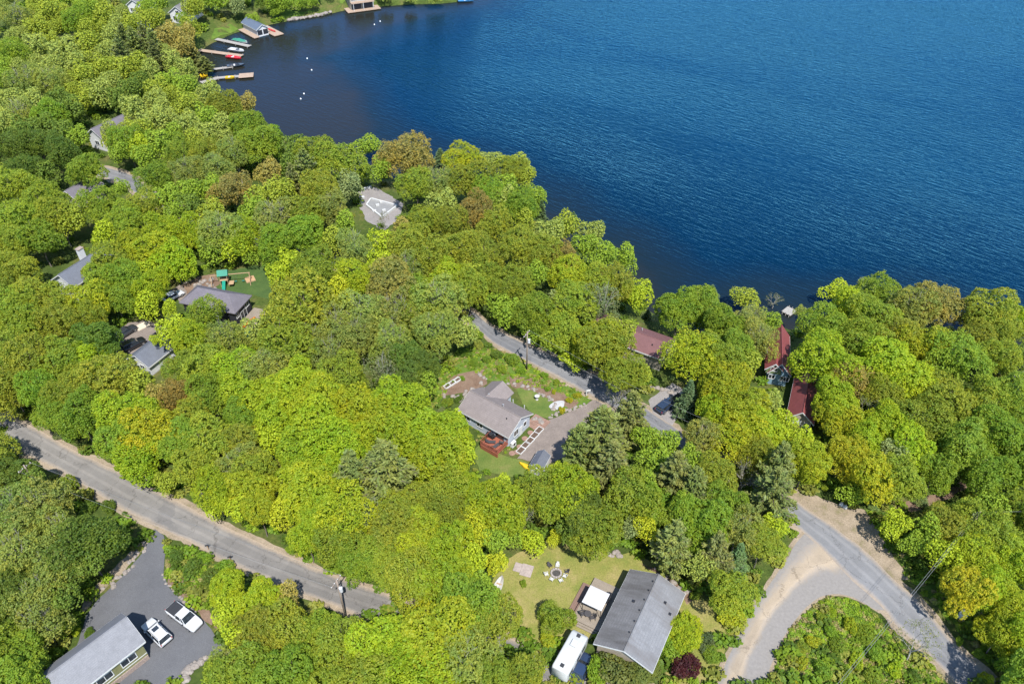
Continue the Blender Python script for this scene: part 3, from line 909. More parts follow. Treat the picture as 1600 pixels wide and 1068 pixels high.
# timber deck, two levels
def deck_thing(name, label, c, rz, w, d, z, m, posts=True):
    o = thing(name, label, "deck", c, rz)
    MB().box(-w / 2, w / 2, -d / 2, d / 2, z - 0.12, z).build("deck_boards", m, o)
    if posts:
        for sx in (-1, 1):
            for sy in (-1, 1):
                MB().box(sx * (w / 2 - 0.15) - 0.07, sx * (w / 2 - 0.15) + 0.07, sy * (d / 2 - 0.15) - 0.07, sy * (d / 2 - 0.15) + 0.07, -0.4, z - 0.13).build("post", m, o)
    MB().box(-w / 2 + 0.03, w / 2 - 0.03, -d / 2 + 0.02, -d / 2 + 0.06, -0.2, z - 0.13).build("skirt_board", m, o)
    MB().box(-w / 2 + 0.03, w / 2 - 0.03, d / 2 - 0.06, d / 2 - 0.02, -0.2, z - 0.13).build("skirt_board", m, o)
    return o
dc = local(bun, 0.6, BUN_S * (hw + 2.45))
bd = deck_thing("timber_deck", "weathered timber deck with white canopy along the bungalow", dc, rz, 7.4, 4.7, 0.45, GREYDECK)
st = MB()
for k in range(2):
    st.box(-3.72 - 0.3 * k - 0.3, -3.71 - 0.3 * k, -1.6, 1.6, 0.0, 0.30 - 0.15 * k)
st.build("steps", GREYDECK, bd)
for k, x in enumerate((-3.5, -1.2)):
    MB().box(x - 0.05, x + 0.05, BUN_S * 2.2 - 0.05, BUN_S * 2.2 + 0.05, 0.45, 1.35).build("rail_post", GREYDECK, bd)
MB().box(-3.55, -1.15, BUN_S * 2.2 - 0.04, BUN_S * 2.2 + 0.04, 1.36, 1.43).build("handrail", GREYDECK, bd)
DECK2 = (dc, rz)

# ---------------------------------------------------------------- green-sided house with garage wing (lower left)
EA, EB = P(227, 1001, 4.2), P(165, 1049, 4.2)
dirr = (EB - EA).normalized()
inw = Vector((dirr.y, -dirr.x, 0))
if inw.x > 0: inw = -inw
Lw, Ww = 11.0, 6.2
cw = EA + dirr * (Lw / 2) + inw * (Ww / 2)
xax = -dirr
gh, hl, hw, hr, r1_, r2_ = gable_house("green_house", "large sage green house with light grey roof beside the tarmac driveway", "house", Vector((cw.x, cw.y, 0)), math.atan2(xax.y, xax.x), Lw, Ww, 4.2, 2.5, GREENSIDE, LIGHTGREY)
clean(gh)
yax = Vector((-xax.y, xax.x, 0))
fs = 'y+' if yax.dot(-inw) > 0 else 'y-'
FS = 1 if fs == 'y+' else -1
window(gh, fs, hw, 2.9, 2.6, 1.9, 1.1, 2)
window(gh, fs, hw, -0.3, 2.6, 1.9, 1.1, 2)
MB().box(-hl, hl, min(FS * (hw + .005), FS * (hw + .04)), max(FS * (hw + .005), FS * (hw + .04)), 1.35, 1.47).build("belt_trim", WHITE, gh)
MB().box(-hl + 0.05, hl - 0.05, min(FS * hw, FS * (hw + .12)), max(FS * hw, FS * (hw + .12)), -0.4, 0.9).build("stone_skirt", STONEBASE, gh)
for u in (-1.32, 1.32):
    d_ = MB().box(hl, hl + 0.05, u - 1.15, u + 1.15, 0.0, 2.3).build("garage_door", WHITE, gh)
    for zz in (0.57, 1.15, 1.72):
        MB().box(hl + 0.05, hl + 0.056, u - 1.12, u + 1.12, zz - 0.015, zz + 0.015).build("panel_joint", SHADE_METAL, d_)
# main block, ridge across the wing
xb = -Lw / 2 - 3.6
hm = hr + 0.1
MBx = MB()
wv = [(xb - 4.2, -0.6), (xb + 4.2, -0.6), (xb + 4.2, 4.3), (xb, hm - 0.2), (xb - 4.2, 4.3)]
y0_, y1_ = -9.0, 9.0
MBx.add([(x, y0_, z) for x, z in wv] + [(x, y1_, z) for x, z in wv], [(0, 1, 2, 3, 4), (9, 8, 7, 6, 5)] + [(i, (i + 1) % 5, (i + 1) % 5 + 5, i + 5) for i in range(5)])
MBx.build("main_wall", GREENSIDE, gh)
for s in (-1, 1):
    vs = [(xb + s * 4.7, y0_ - .45, 4.05), (xb + s * 4.7, y1_ + .45, 4.05), (xb, y1_ + .45, hm), (xb, y0_ - .45, hm)]
    MB().add(vs + [(p[0], p[1], p[2] - 0.16) for p in vs], [(0, 1, 2, 3), (7, 6, 5, 4), (0, 4, 5, 1), (1, 5, 6, 2), (2, 6, 7, 3), (3, 7, 4, 0)]).build("main_roof", LIGHTGREY, gh)
# entry gable on the driveway side
e0, e1 = -hl + 0.2, -hl + 3.6
em = (e0 + e1) / 2
ya, yb = FS * (hw - 0.3), FS * (hw + 2.4)
pv = [(e0 + .3, -0.6), (e1 - .3, -0.6), (e1 - .3, 3.0), (em, 4.2), (e0 + .3, 3.0)]
MB().add([(x, ya, z) for x, z in pv] + [(x, yb, z) for x, z in pv], [(0, 1, 2, 3, 4), (9, 8, 7, 6, 5)] + [(i, (i + 1) % 5, (i + 1) % 5 + 5, i + 5) for i in range(5)]).build("entry_wall", GREENSIDE, gh)
for s in (-1, 1):
    xe = e0 if s < 0 else e1
    yo = yb + FS * 0.4
    vs = [(xe, ya, 2.95), (xe, yo, 2.95), (em, yo, 4.4), (em, ya, 4.4)]
    MB().add(vs + [(p[0], p[1], p[2] - 0.15) for p in vs], [(0, 1, 2, 3), (7, 6, 5, 4), (0, 4, 5, 1), (1, 5, 6, 2), (2, 6, 7, 3), (3, 7, 4, 0)]).build("entry_roof", LIGHTGREY, gh)
MB().cbox((xb - 2.2, FS * 1.0, 6.0), (0.3, 0.3, 0.5)).build("roof_vent", SHADE_METAL, gh)

# ---------------------------------------------------------------- houses in the woods to the left
def simple(name, label, A, B, L, he, rise, wall, roof, away=1, cat="house", wins=(), doors=(), **k):
    c, rz, W = frame_of(A, B, L, he, away)
    o, hl, hw, hr, a, b = gable_house(name, label, cat, c, rz, L, W, he, rise, wall, roof, **k)
    clean(o)
    for f, u, z, w, h, n in wins:
        window(o, f, hl if f[0] == 'x' else hw, u, z, w, h, n)
    for f, u, w, h, mm in doors:
        door(o, f, hl if f[0] == 'x' else hw, u, 0.1, w, h, mm)
    return o, W, hr, a, b

ha, W, hr, a, b = simple("house", "slate-roofed house with a white chimney deep in the woods", (79, 437), (114, 449), 12.0, 4.0, 2.2, WHITESIDE, SLATE, wins=[('x+', 0, 2.0, 1.4, 1.1, 2), ('y+', 2, 2.0, 1.4, 1.1, 2), ('y+', -2, 2.0, 1.4, 1.1, 2)], vents=[(1.0, 1.5, 0.2)])
ch = MB().box(-2.4, -1.2, -2.4, -1.5, 2.5, hr + 1.3).build("chimney", WHITE, ha)
MB().box(-2.5, -1.1, -2.5, -1.4, hr + 1.3, hr + 1.45).build("chimney_cap", STONEBASE, ch)

# dark house with hipped roof
def hip_house(name, label, A, B, L, he, rise, wall, roof, away=1, over=0.5):
    c, rz, W = frame_of(A, B, L, he, away)
    o = thing(name, label, "house", c, rz)
    hl, hw = L / 2 - over, W / 2 - over
    MB().box(-hl, hl, -hw, hw, -0.6, he - 0.05).build("wall", wall, o)
    k = L / 2 - W / 2 * 0.9
    e = [(-L / 2, -W / 2, he), (L / 2, -W / 2, he), (L / 2, W / 2, he), (-L / 2, W / 2, he)]
    MB().add(e + [(-k, 0, he + rise), (k, 0, he + rise)] + [(p[0], p[1], he - 0.2) for p in e], [(0, 1, 5, 4), (1, 2, 5), (2, 3, 4, 5), (3, 0, 4), (0, 6, 7, 1), (1, 7, 8, 2), (2, 8, 9, 3), (3, 9, 6, 0), (6, 9, 8, 7)]).build("roof", roof, o)
    return o, W, hl, hw
hb, W, hl, hw = hip_house("dark_house", "charcoal house with purple-grey hipped roof beside the playset", (367, 490), (394, 461), 13.0, 3.6, 2.2, DARKSIDE, PURPLEGREY)
window(hb, 'x+', hl, W * 0.22, 2.4, 1.3, 1.0, 2)
window(hb, 'x+', hl, -W * 0.32, 2.2, 0.8, 1.0, 2)
window(hb, 'x+', hl, -W * 0.02, 1.1, 2.0, 1.9, 2)
window(hb, 'y-', hw, 2.0, 2.2, 1.2, 1.0, 2)
HB = hb
dk = local(hb, hl + 2.2, 0.0)
d3 = deck_thing("timber_deck", "brown timber deck at the end of the dark house", dk, hb.rotation_euler.z, 3.8, W * 0.95, 0.5, GREYDECK)

gb, W, hr, a, b = simple("garage", "small garage with slate roof beside two dark cars", (196, 560), (232, 574), 7.0, 2.6, 1.9, WHITESIDE, SLATE, wins=[('x+', 0.5, 1.5, 1.0, 0.9, 2)], doors=[('x-', 0, 2.6, 2.1, WHITE)])
simple("house", "dark-roofed house glimpsed below the upper road bend", (92, 305), (118, 312), 9.0, 3.5, 1.8, TANSIDE, PURPLEGREY)
simple("house", "white-sided house with grey-brown roof beside the upper road", (133, 210), (160, 218), 12.0, 4.0, 2.4, WHITESIDE, PURPLEGREY, wins=[('x+', 0, 2, 1.5, 1.2, 2)])
simple("house", "white gabled house with dark roof above the docks", (262, 20), (290, 22), 13.0, 4.0, 2.6, WHITESIDE, GREYROOF, wins=[('x+', -1.5, 1.9, 1.5, 1.4, 2), ('x+', 1.5, 1.9, 1.5, 1.4, 2), ('x+', 0, 4.3, 1.3, 1.0, 2)])
simple("house", "white house at the forest edge beyond the docks", (196, 8), (220, 9), 12.0, 3.6, 2.2, WHITESIDE, GREYROOF, wins=[('x+', -1.2, 1.8, 1.3, 1.2, 2), ('x+', 1.4, 1.8, 1.3, 1.2, 2)])
simple("cabin", "small blue-grey roofed cabin in the woods behind the docks", (210, 48), (234, 46), 9.0, 3.0, 1.8, TANSIDE, BLUEROOF)

# ---------------------------------------------------------------- lakeside houses
mh, W, hr, a, b = simple("lake_house", "lakeside house with broad maroon shingle roof", (1035, 562), (1057, 530), 16.0, 3.4, 1.4, TANSIDE, MAROON, wins=[('x+', 0, 1.7, 1.6, 1.2, 2), ('y+', 1, 1.7, 2.0, 1.2, 2)], vents=[(1.5, 1.8, 0.5), (5, -1.5, 0.3)])
bl, W, hr, a, b = simple("blue_house", "blue house with steep red roof and green dormer on the shore", (1199, 582), (1236, 588), 12.0, 3.2, 2.6, BLUESIDE, REDROOF, wins=[('x+', 1.2, 2.0, 1.5, 1.0, 3), ('x+', -1.1, 2.1, 1.0, 0.9, 2)])
hlb = 12.0 / 2 - 0.45
dw = 1.35
pv = [(-W * .25 - dw, 2.9), (-W * .25 + dw, 2.9), (-W * .25 + dw, 4.3), (-W * .25, 5.5), (-W * .25 - dw, 4.3)]
MB().add([(hlb + 0.1, y, z) for y, z in pv] + [(2.0, y, z) for y, z in pv], [(0, 1, 2, 3, 4), (9, 8, 7, 6, 5)] + [(i, (i + 1) % 5, (i + 1) % 5 + 5, i + 5) for i in range(5)]).build("dormer", GREENGABLE, bl)
for s in (-1, 1):
    y0, y1 = -W * .25 + s * (dw + 0.35), -W * .25
    vs = [(hlb + 0.5, y0, 4.05), (2.0, y0, 4.05), (2.0, y1, 5.65), (hlb + 0.5, y1, 5.65)]
    MB().add(vs + [(p[0], p[1], p[2] - 0.14) for p in vs], [(0, 1, 2, 3), (7, 6, 5, 4), (0, 4, 5, 1), (1, 5, 6, 2), (2, 6, 7, 3), (3, 7, 4, 0)]).build("dormer_roof", REDROOF, bl)
    MB().add([(hlb + 0.52, y0, 4.03), (hlb + 0.55, y0, 4.03), (hlb + 0.55, y1, 5.63), (hlb + 0.52, y1, 5.63), (hlb + 0.52, y0, 3.8), (hlb + 0.55, y0, 3.8), (hlb + 0.55, y1, 5.4), (hlb + 0.52, y1, 5.4)],
             [(0, 1, 2, 3), (7, 6, 5, 4), (0, 4, 5, 1), (1, 5, 6, 2), (2, 6, 7, 3), (3, 7, 4, 0)]).build("dormer_trim", WHITE, bl)
window(bl, 'x+', hlb + 0.1, -W * .25, 4.0, 1.1, 0.8, 2)
simple("red_garage", "garage with red metal roof below the blue house", (1228, 652), (1272, 664), 11.0, 2.4, 2.2, TANSIDE, REDROOF, cat="garage", wins=[('x+', 1.2, 1.5, 1.0, 0.9, 2)], doors=[('x+', -1.0, 2.6, 2.1, WHITE)])
simple("lake_house", "pale-roofed house with a brown terrace at the right shore", (1582, 630), (1622, 642), 11.0, 2.8, 1.5, TANSIDE, LIGHTGREY, wins=[('x+', 0, 1.7, 1.4, 1.1, 2)])

# boathouses
def water_p(px, py, z=0.0):
    return P(px, py, WATER + z)
def boathouse(name, label, px, py, rz, L, W, he, rise, wall, roof, storeys=1):
    p = water_p(px, py, 0.6)
    o, hl, hw, hr, a, b = gable_house(name, label, "boathouse", Vector((p.x, p.y, WATER + 0.6)), rz, L, W, he, rise, wall, roof, base=False)
    clean(o)
    for u in (-W * 0.22, W * 0.22):
        MB().box(hl, hl + 0.05, u - W * 0.18, u + W * 0.18, 0.0, he * 0.55 if storeys > 1 else he * 0.8).build("boat_door", SHADE_METAL, o)
    return o, hl, hw
bo, hl, hw = boathouse("boathouse", "low boathouse with blue-grey metal roof on the near cove", 400, 48, ang((384, 38), (411, 52), WATER), 13.0, 5.6, 2.3, 1.6, WHITESIDE, BLUEROOF)
BH = bo
MB().box(-hl - 0.5, hl + 1.5, -hw - 2.4, -hw - 0.02, -0.25, 0.0).build("walkway", DOCKWOOD, bo)
MB().box(-hl + 3, hl + 4.5, hw + 0.02, hw + 4.2, -0.25, 0.0).build("walkway", DOCKWOOD, bo)
pil = MB()
for x in np.linspace(-hl, hl + 4, 6):
    for y in (-hw - 2.2, hw + 4.0):
        MB().bar((x, y, -2.5), (x, y, -0.26), 0.14).build("pile", SHADE_METAL, bo)
b2, hl, hw = boathouse("boathouse", "two-storey tan boathouse with balcony on the far shore", 560, 7, R(-65), 13.0, 11.0, 5.4, 2.0, TANSIDE, SLATE, 2)
MB().box(-hl - 1, hl + 3.2, -hw - 2.2, hw + 2.2, -0.3, -0.02).build("walkway", DOCKWOOD, b2)
MB().box(hl, hl + 2.4, -hw, hw, 2.8, 3.0).build("balcony", DOCKWOOD, b2)
for u in (-3.6, 0, 3.6):
    window(b2, 'x+', hl, u, 4.3, 1.8, 1.4, 2)
    MB().box(hl + 2.25, hl + 2.4, u * 1.2 - 0.08, u * 1.2 + 0.08, 0, 2.78).build("balcony_post", WHITE, b2)
MB().box(hl + 2.3, hl + 2.38, -hw, hw, 3.85, 3.95).build("balcony_rail", WHITE, b2)

# new foundation on the gravel pad
F0 = [G(x, y) for x, y in ((573, 322), (580, 312), (621, 323), (597, 341))]
fo = thing("house_foundation", "new house foundation outlined by low white walls on a gravel pad", "foundation", (sum(F0, Vector()) / 4))
fl = [p - fo.location for p in F0]
FSLAB = mat("grey_slab", (0.22, 0.22, 0.22), 0.9, 0.12, 1.2)
MB().prism([(p.x, p.y) for p in fl], -0.1, 0.05).build("slab", FSLAB, fo)
WB = mat("white_block", (0.50, 0.50, 0.49), 0.8, 0.08, 3)
for k in range(4):
    a, b = fl[k], fl[(k + 1) % 4]
    d_ = b - a
    MB().cbox(((a.x + b.x) / 2, (a.y + b.y) / 2, 0.28), (d_.length - 0.18, 0.36, 0.56), math.atan2(d_.y, d_.x)).build("foundation_wall", WB, fo)
for (px, py) in ((596, 317), (585, 331), (600, 330), (590, 322)):
    p = G(px, py)
    thing_ = MB().cbox((0, 0, 0.25), (0.9, 0.5, 0.5), 0.4).build("white_block", WB, None, bevel=0.03)
    thing_.location = (p.x, p.y, p.z + 0.05)
    tag(thing_, "loose white block lying inside the new foundation", "block", "loose blocks in the foundation")
for (px, py) in ((570, 296), (566, 310), (563, 318), (577, 294)):
    p = G(px, py)
    q = MB().cbox((0, 0, 0.22), (1.3, 0.6, 0.44), 0.9).build("white_block", WB, None, bevel=0.03)
    q.location = (p.x, p.y, p.z + 0.02)
    tag(q, "white block stacked on the gravel beside the new foundation", "block", "blocks beside the foundation")
# ================================================================== VEHICLES, BOATS AND SMALL THINGS
TYRE = mat("tyre_rubber", (0.02, 0.02, 0.02), 0.85, 0.2, 6)
RIM = mat("wheel_rim", (0.45, 0.45, 0.46), 0.35, 0.1, 6, metal=0.8)
LAMP = mat("headlight_lens", (0.75, 0.75, 0.72), 0.15, 0.05, 6)
TAIL = mat("tail_light_lens", (0.35, 0.02, 0.015), 0.2, 0.1, 6)
PLASTIC = mat("black_plastic", (0.03, 0.03, 0.032), 0.6, 0.2, 5)
def paint(name, c):
    m_ = mat(name, c, 0.28, 0.05, 1.2, spec=0.5)
    m_.node_tree.nodes["Principled BSDF"].inputs["Coat Weight"].default_value = 0.6
    return m_
PW, PBK, PNV, PCH = paint("white_paint", (0.56, 0.56, 0.56)), paint("black_paint", (0.012, 0.013, 0.016)), paint("navy_paint", (0.02, 0.035, 0.075)), paint("charcoal_paint", (0.035, 0.038, 0.045))

def rrect(x, hw, z0, z1, r=0.12, n=3):
    """rounded upright ring at station x"""
    pts = []
    for cx, cz, a0 in ((hw - r, z1 - r, 0), (-hw + r, z1 - r, 90), (-hw + r, z0 + r, 180), (hw - r, z0 + r, 270)):
        for k in range(n + 1):
            a = R(a0 + 90 * k / n)
            pts.append((x, cx + r * math.cos(a), cz + r * math.sin(a)))
    return pts

def vehicle(name, label, cat, px, py, rz, body, kind='suv', L=4.75, W=1.9, Ht=1.7, sunroof=False):
    p = G(px, py)
    o = thing(name, label, cat, p + Vector((0, 0, 0.06)), rz)
    hw = W / 2
    belt = 1.02 if kind != 'sedan' else 0.92
    if kind == 'pickup': belt = 1.08
    st = [(-0.5, 0.80, 0.42, belt - 0.12), (-0.485, 0.93, 0.36, belt - 0.02), (-0.40, 1.0, 0.30, belt), (-0.1, 1.0, 0.30, belt), (0.18, 1.0, 0.30, belt), (0.33, 0.98, 0.30, belt - 0.06), (0.44, 0.93, 0.32, belt - 0.14), (0.49, 0.82, 0.36, belt - 0.24), (0.5, 0.74, 0.42, belt - 0.32)]
    MB().loft([rrect(f * L, hw * w, a, b, 0.14) for f, w, a, b in st]).build("body", body, o, smooth=True)
    if kind == 'pickup':
        c0, c1, t0, t1 = -0.10, 0.24, -0.08, 0.14
    elif kind == 'sedan':
        c0, c1, t0, t1 = -0.40, 0.22, -0.26, 0.06
    else:
        c0, c1, t0, t1 = -0.485, 0.24, -0.44, 0.07
    def greenhouse(z, f, inset):
        return z
    b0 = [(c0 * L, -hw * 0.93, belt - 0.03), (c1 * L, -hw * 0.90, belt - 0.05), (c1 * L, hw * 0.90, belt - 0.05), (c0 * L, hw * 0.93, belt - 0.03)]
    t_ = [(t0 * L, -hw * 0.76, Ht - 0.06), (t1 * L, -hw * 0.74, Ht - 0.06), (t1 * L, hw * 0.74, Ht - 0.06), (t0 * L, hw * 0.76, Ht - 0.06)]
    gh_ = MB().loft([b0, t_]).build("windows", GLASS, o)
    rf = MB().loft([[(x * (1.0), y * 1.02, Ht - 0.07) for x, y, z in t_], [(x * 0.97 if abs(x) > 0.3 else x, y * 0.93, Ht) for x, y, z in t_]]).build("roof", body, o, bevel=0.02)
    for a, b in zip(b0, t_):
        MB().bar(a, b, 0.05, 5).build("pillar", body, o)
    xm = (c0 + c1) / 2 * L + 0.15
    for s in (-1, 1):
        MB().bar((xm, s * hw * 0.915, belt - 0.03), (xm - 0.1, s * hw * 0.755, Ht - 0.07), 0.045, 5).build("pillar", body, o)
        MB().cbox((c1 * L - 0.25, s * (hw + 0.08), belt + 0.06), (0.14, 0.18, 0.16)).build("mirror", body if kind != 'pickup' else PLASTIC, o, bevel=0.03)
        MB().cbox((0.478 * L, s * hw * 0.66, belt - 0.36), (0.12, 0.36, 0.16)).build("headlight", LAMP, o, bevel=0.03)
        MB().cbox((-0.492 * L, s * hw * 0.78, belt - 0.2), (0.07, 0.18, 0.34)).build("tail_light", TAIL, o, bevel=0.02)
        MB().box(-0.3 * L, 0.3 * L, s * hw - 0.02, s * hw + 0.02, 0.30, 0.40).build("sill", PLASTIC, o)
        for f in (-0.32, 0.32):
            y = s * (hw - 0.10)
            w_ = MB()
            w_.loft([[(f * L + 0.36 * math.cos(a), y + q, 0.36 + 0.36 * math.sin(a)) for a in (2 * math.pi * k / 16 for k in range(16))] for q in (-0.12, 0.12)])
            wo = w_.build("wheel", TYRE, o)
            MB().loft([[(f * L + 0.23 * math.cos(a), y + s * q, 0.36 + 0.23 * math.sin(a)) for a in (2 * math.pi * k / 12 for k in range(12))] for q in (0.10, 0.135)]).build("rim", RIM, wo)
    MB().cbox((0.493 * L, 0, belt - 0.42), (0.08, hw * 0.9, 0.22)).build("grille", PLASTIC, o)
    MB().cbox((0.49 * L, 0, 0.40), (0.12, hw * 1.6, 0.14)).build("bumper", PLASTIC, o, bevel=0.03)
    MB().cbox((-0.495 * L, 0, 0.45), (0.10, hw * 1.7, 0.16)).build("bumper", PLASTIC, o, bevel=0.03)
    if kind == 'pickup':
        MB().box(-0.475 * L, c0 * L - 0.05, -hw * 0.86, hw * 0.86, belt - 0.02, belt + 0.03).build("bed_cover", PLASTIC, o, bevel=0.015)
    if sunroof:
        MB().box(-0.12 * L, 0.02 * L, -0.42, 0.42, Ht - 0.01, Ht + 0.012).build("sunroof", GLASS, o)
        for s in (-1, 1):
            MB().bar((t0 * L + 0.2, s * hw * 0.68, Ht + 0.05), (t1 * L - 0.2, s * hw * 0.68, Ht + 0.05), 0.025, 5).build("roof_rail", PLASTIC, o)
    return o

vehicle("parked_suv", "white SUV with dark sunroof parked beside the sage green house", "car", 247, 991, ang((262, 1003), (226, 968), 1), PW, 'suv', 4.9, 1.95, 1.75, True)
vehicle("pickup_truck", "white pickup truck with black bed cover on the tarmac driveway", "truck", 290, 967, ang((265, 947), (311, 981), 1), PW, 'pickup', 5.8, 2.0, 1.85)
vehicle("parked_car", "dark SUV parked on the pale gravel beside the lakeside road", "car", 1040, 637, ang((1029, 641), (1050, 624), 1), PNV, 'suv', 4.6, 1.85, 1.65)
vehicle("parked_car", "dark car half hidden by the blue-green spruce near the lakeside road", "car", 1060, 628, ang((1029, 641), (1050, 624), 1), PBK, 'suv', 4.6, 1.85, 1.65)
vehicle("parked_car", "black car on the gravel yard farther from the small garage", "car", 198, 522, ang((187, 528), (212, 512), 1), PCH, 'sedan', 4.7, 1.85, 1.5)
vehicle("parked_car", "black SUV on the gravel yard close to the small garage", "car", 210, 542, ang((196, 549), (226, 533), 1), PBK, 'suv', 4.8, 1.9, 1.75)
vehicle("parked_car", "white car parked on gravel beside the dark house", "car", 272, 466, ang((266, 470), (282, 462), 1), PW, 'sedan', 4.6, 1.85, 1.5)
vehicle("parked_car", "dark blue car parked beside the white travel trailer", "car", 908, 1048, ang((899, 1062), (914, 1030), 1), PNV, 'sedan', 4.7, 1.85, 1.5)

# --- travel trailer
TRW = mat("trailer_shell", (0.46, 0.46, 0.44), 0.4, 0.06, 2)
TRG = mat("trailer_stripe", (0.20, 0.21, 0.23), 0.4, 0.1, 2)
tp = P(890, 1033, 0)
tr = thing("travel_trailer", "white travel trailer with roof vents parked beside the bungalow's deck", "trailer", tp, ang((877, 1037), (902, 992), 3))
TL, TW = 6.2, 2.35
MB().loft([rrect(x, TW / 2 * w, 0.55 + a, 3.05 - b, 0.22) for x, w, a, b in ((-TL / 2, .95, .12, .25), (-TL / 2 + .25, 1, 0, .02), (TL / 2 - .7, 1, 0, 0), (TL / 2 - .2, .98, .1, .25), (TL / 2, .9, .35, .7))]).build("body", TRW, tr, smooth=True)
for s in (-1, 1):
    MB().box(-TL / 2 + .3, TL / 2 - .8, s * TW / 2 - 0.012, s * TW / 2 + 0.012, 0.95, 1.2).build("stripe", TRG, tr)
    for x in (-2.2, 0.1, 1.5):
        f_ = MB().box(x - .5, x + .5, min(s * (TW / 2 + .002), s * (TW / 2 + .03)), max(s * (TW / 2 + .002), s * (TW / 2 + .03)), 1.7, 2.35).build("window", PLASTIC, tr)
        MB().box(x - .44, x + .44, min(s * (TW / 2 + .031), s * (TW / 2 + .04)), max(s * (TW / 2 + .031), s * (TW / 2 + .04)), 1.76, 2.29).build("pane", GLASS, f_)
    for x in (-0.9, -0.1):
        w_ = MB().loft([[(x + .36 * math.cos(a), s * (TW / 2 - .15) + q, .36 + .36 * math.sin(a)) for a in (2 * math.pi * k / 14 for k in range(14))] for q in (-.11, .11)]).build("wheel", TYRE, tr)
        MB().loft([[(x + .2 * math.cos(a), s * (TW / 2 - .15) + s * q, .36 + .2 * math.sin(a)) for a in (2 * math.pi * k / 10 for k in range(10))] for q in (.09, .12)]).build("rim", RIM, w_)
MB().box(0.5, 1.5, -.4, .4, 3.05, 3.32).build("air_conditioner", TRW, tr, bevel=.06)
for x in (-2.4, 2.3):
    MB().box(x - .25, x + .25, -.25, .25, 3.02, 3.14).build("roof_vent", PLASTIC, tr, bevel=.03)
for s in (-1, 1):
    MB().bar((TL / 2 - .4, s * .7, .6), (TL / 2 + 1.1, 0, .55), .05).build("hitch_bar", PLASTIC, tr)
MB().tube([(TL / 2 + .35, 0, .6), (TL / 2 + .35, 0, 1.1), (TL / 2 + .35, 0, 1.15)], [.2, .2, .08], 10).build("gas_bottle", TRW, tr)
MB().box(-1.55, -.85, -TW / 2 - .04, -TW / 2 - .012, .75, 2.5).build("door", TRW, tr)

# --- boats and docks on the cove
def hull(L, W, H, bow=0.35, n=10, flare=0.8):
    """open-top hull, bow to +x; returns shell rings"""
    rings = []
    for k in range(n + 1):
        t = k / n
        x = -L / 2 + L * t
        w = W / 2 * (1 if t < 1 - bow else max(0.03, math.cos((t - 1 + bow) / bow * math.pi / 2) ** 0.8))
        z0 = 0.0 if t < 0.7 else H * 0.55 * ((t - 0.7) / 0.3) ** 2
        rings.append([(x, -w, H), (x, -w * flare, H * 0.45 + z0 * 0.5), (x, 0, z0), (x, w * flare, H * 0.45 + z0 * 0.5), (x, w, H), (x, w * 0.8, H * 0.96), (x, 0, H * 0.55 if 0.12 < t < 0.62 else H * 0.97), (x, -w * 0.8, H * 0.96)])
    return rings
def boat(name, label, px, py, rz, L, W, m, z=0.0, screen=True, motor=True, cat="boat", cover=None, seats=True):
    p = water_p(px, py)
    o = thing(name, label, cat, Vector((p.x, p.y, WATER - 0.12 + z)), rz)
    MB().loft(hull(L, W, 0.95)).build("hull", m, o)
    if cover:
        MB().loft([[(x, -w, 0.96), (x, -w * .5, h), (x, 0, h + .1), (x, w * .5, h), (x, w, .96)] for x, w, h in ((-L / 2, W * .44, 1.1), (-L * .1, W * .48, 1.5), (L * .25, W * .40, 1.2), (L * .47, W * .08, 1.0))]).build("cover", cover, o)
    if screen:
        MB().add([(L * .1, -W * .4, .95), (L * .22, 0, .95), (L * .1, W * .4, .95), (L * .04, -W * .36, 1.4), (L * .14, 0, 1.4), (L * .04, W * .36, 1.4)], [(0, 1, 4, 3), (1, 2, 5, 4), (3, 4, 1, 0), (4, 5, 2, 1)]).build("windscreen", GLASS, o)
    if seats:
        for s in (-1, 1):
            MB().cbox((-L * .08, s * W * .22, .72), (.6, .55, .5)).build("seat", WHITE, o, bevel=.06)
    if motor:
        MB().cbox((-L / 2 - .2, 0, .95), (.45, .42, .7)).build("outboard_motor", PLASTIC, o, bevel=.08)
    return o
def canoe(name, label, loc, rz, L, W, m, cat="canoe", flip=False):
    o = thing(name, label, cat, loc, rz)
    rings = []
    for k in range(11):
        t = -1 + 2 * k / 10
        w = W / 2 * max(0.04, (1 - t * t) ** 0.7)
        h = 0.32 + 0.16 * t * t
        rings.append([(t * L / 2, -w, h), (t * L / 2, -w * .8, .08), (t * L / 2, 0, .0), (t * L / 2, w * .8, .08), (t * L / 2, w, h), (t * L / 2, w * .9, h - .02), (t * L / 2, 0, .1), (t * L / 2, -w * .9, h - .02)])
    hu = MB().loft(rings).build("hull", m, o, smooth=False)
    for x in (-L * .2, L * .18):
        MB().box(x - .1, x + .1, -W * .4, W * .4, .22, .26).build("seat", WOOD, o)
    if flip:
        for ch in o.children:
            ch.rotation_euler = (math.pi, 0, 0); ch.location = (0, 0, 0.48)
    return o
def dock(name, label, a, b, w, m, z=0.55, platform=None):
    A, B = water_p(*a, z), water_p(*b, z)
    d_ = B - A
    o = thing(name, label, "dock", Vector((A.x, A.y, WATER)), math.atan2(d_.y, d_.x))
    Ld = d_.length
    MB().box(0, Ld, -w / 2, w / 2, z - .16, z).build("deck_boards", m, o)
    for k in range(max(2, int(Ld / 5)) + 1):
        x = 0.3 + (Ld - .6) * k / max(2, int(Ld / 5))
        for s in (-1, 1):
            MB().bar((x, s * (w / 2 + .06), -3), (x, s * (w / 2 + .06), z + .25), .1).build("pile", GREYDOCK, o)
    if platform:
        MB().box(Ld - platform[0], Ld, -platform[1] / 2, platform[1] / 2, z + 0.004, z + .06).build("platform", DOCKWOOD, o)
    return o
GREEN = mat("green_canvas", (0.03, 0.20, 0.13), 0.7, 0.12, 2)
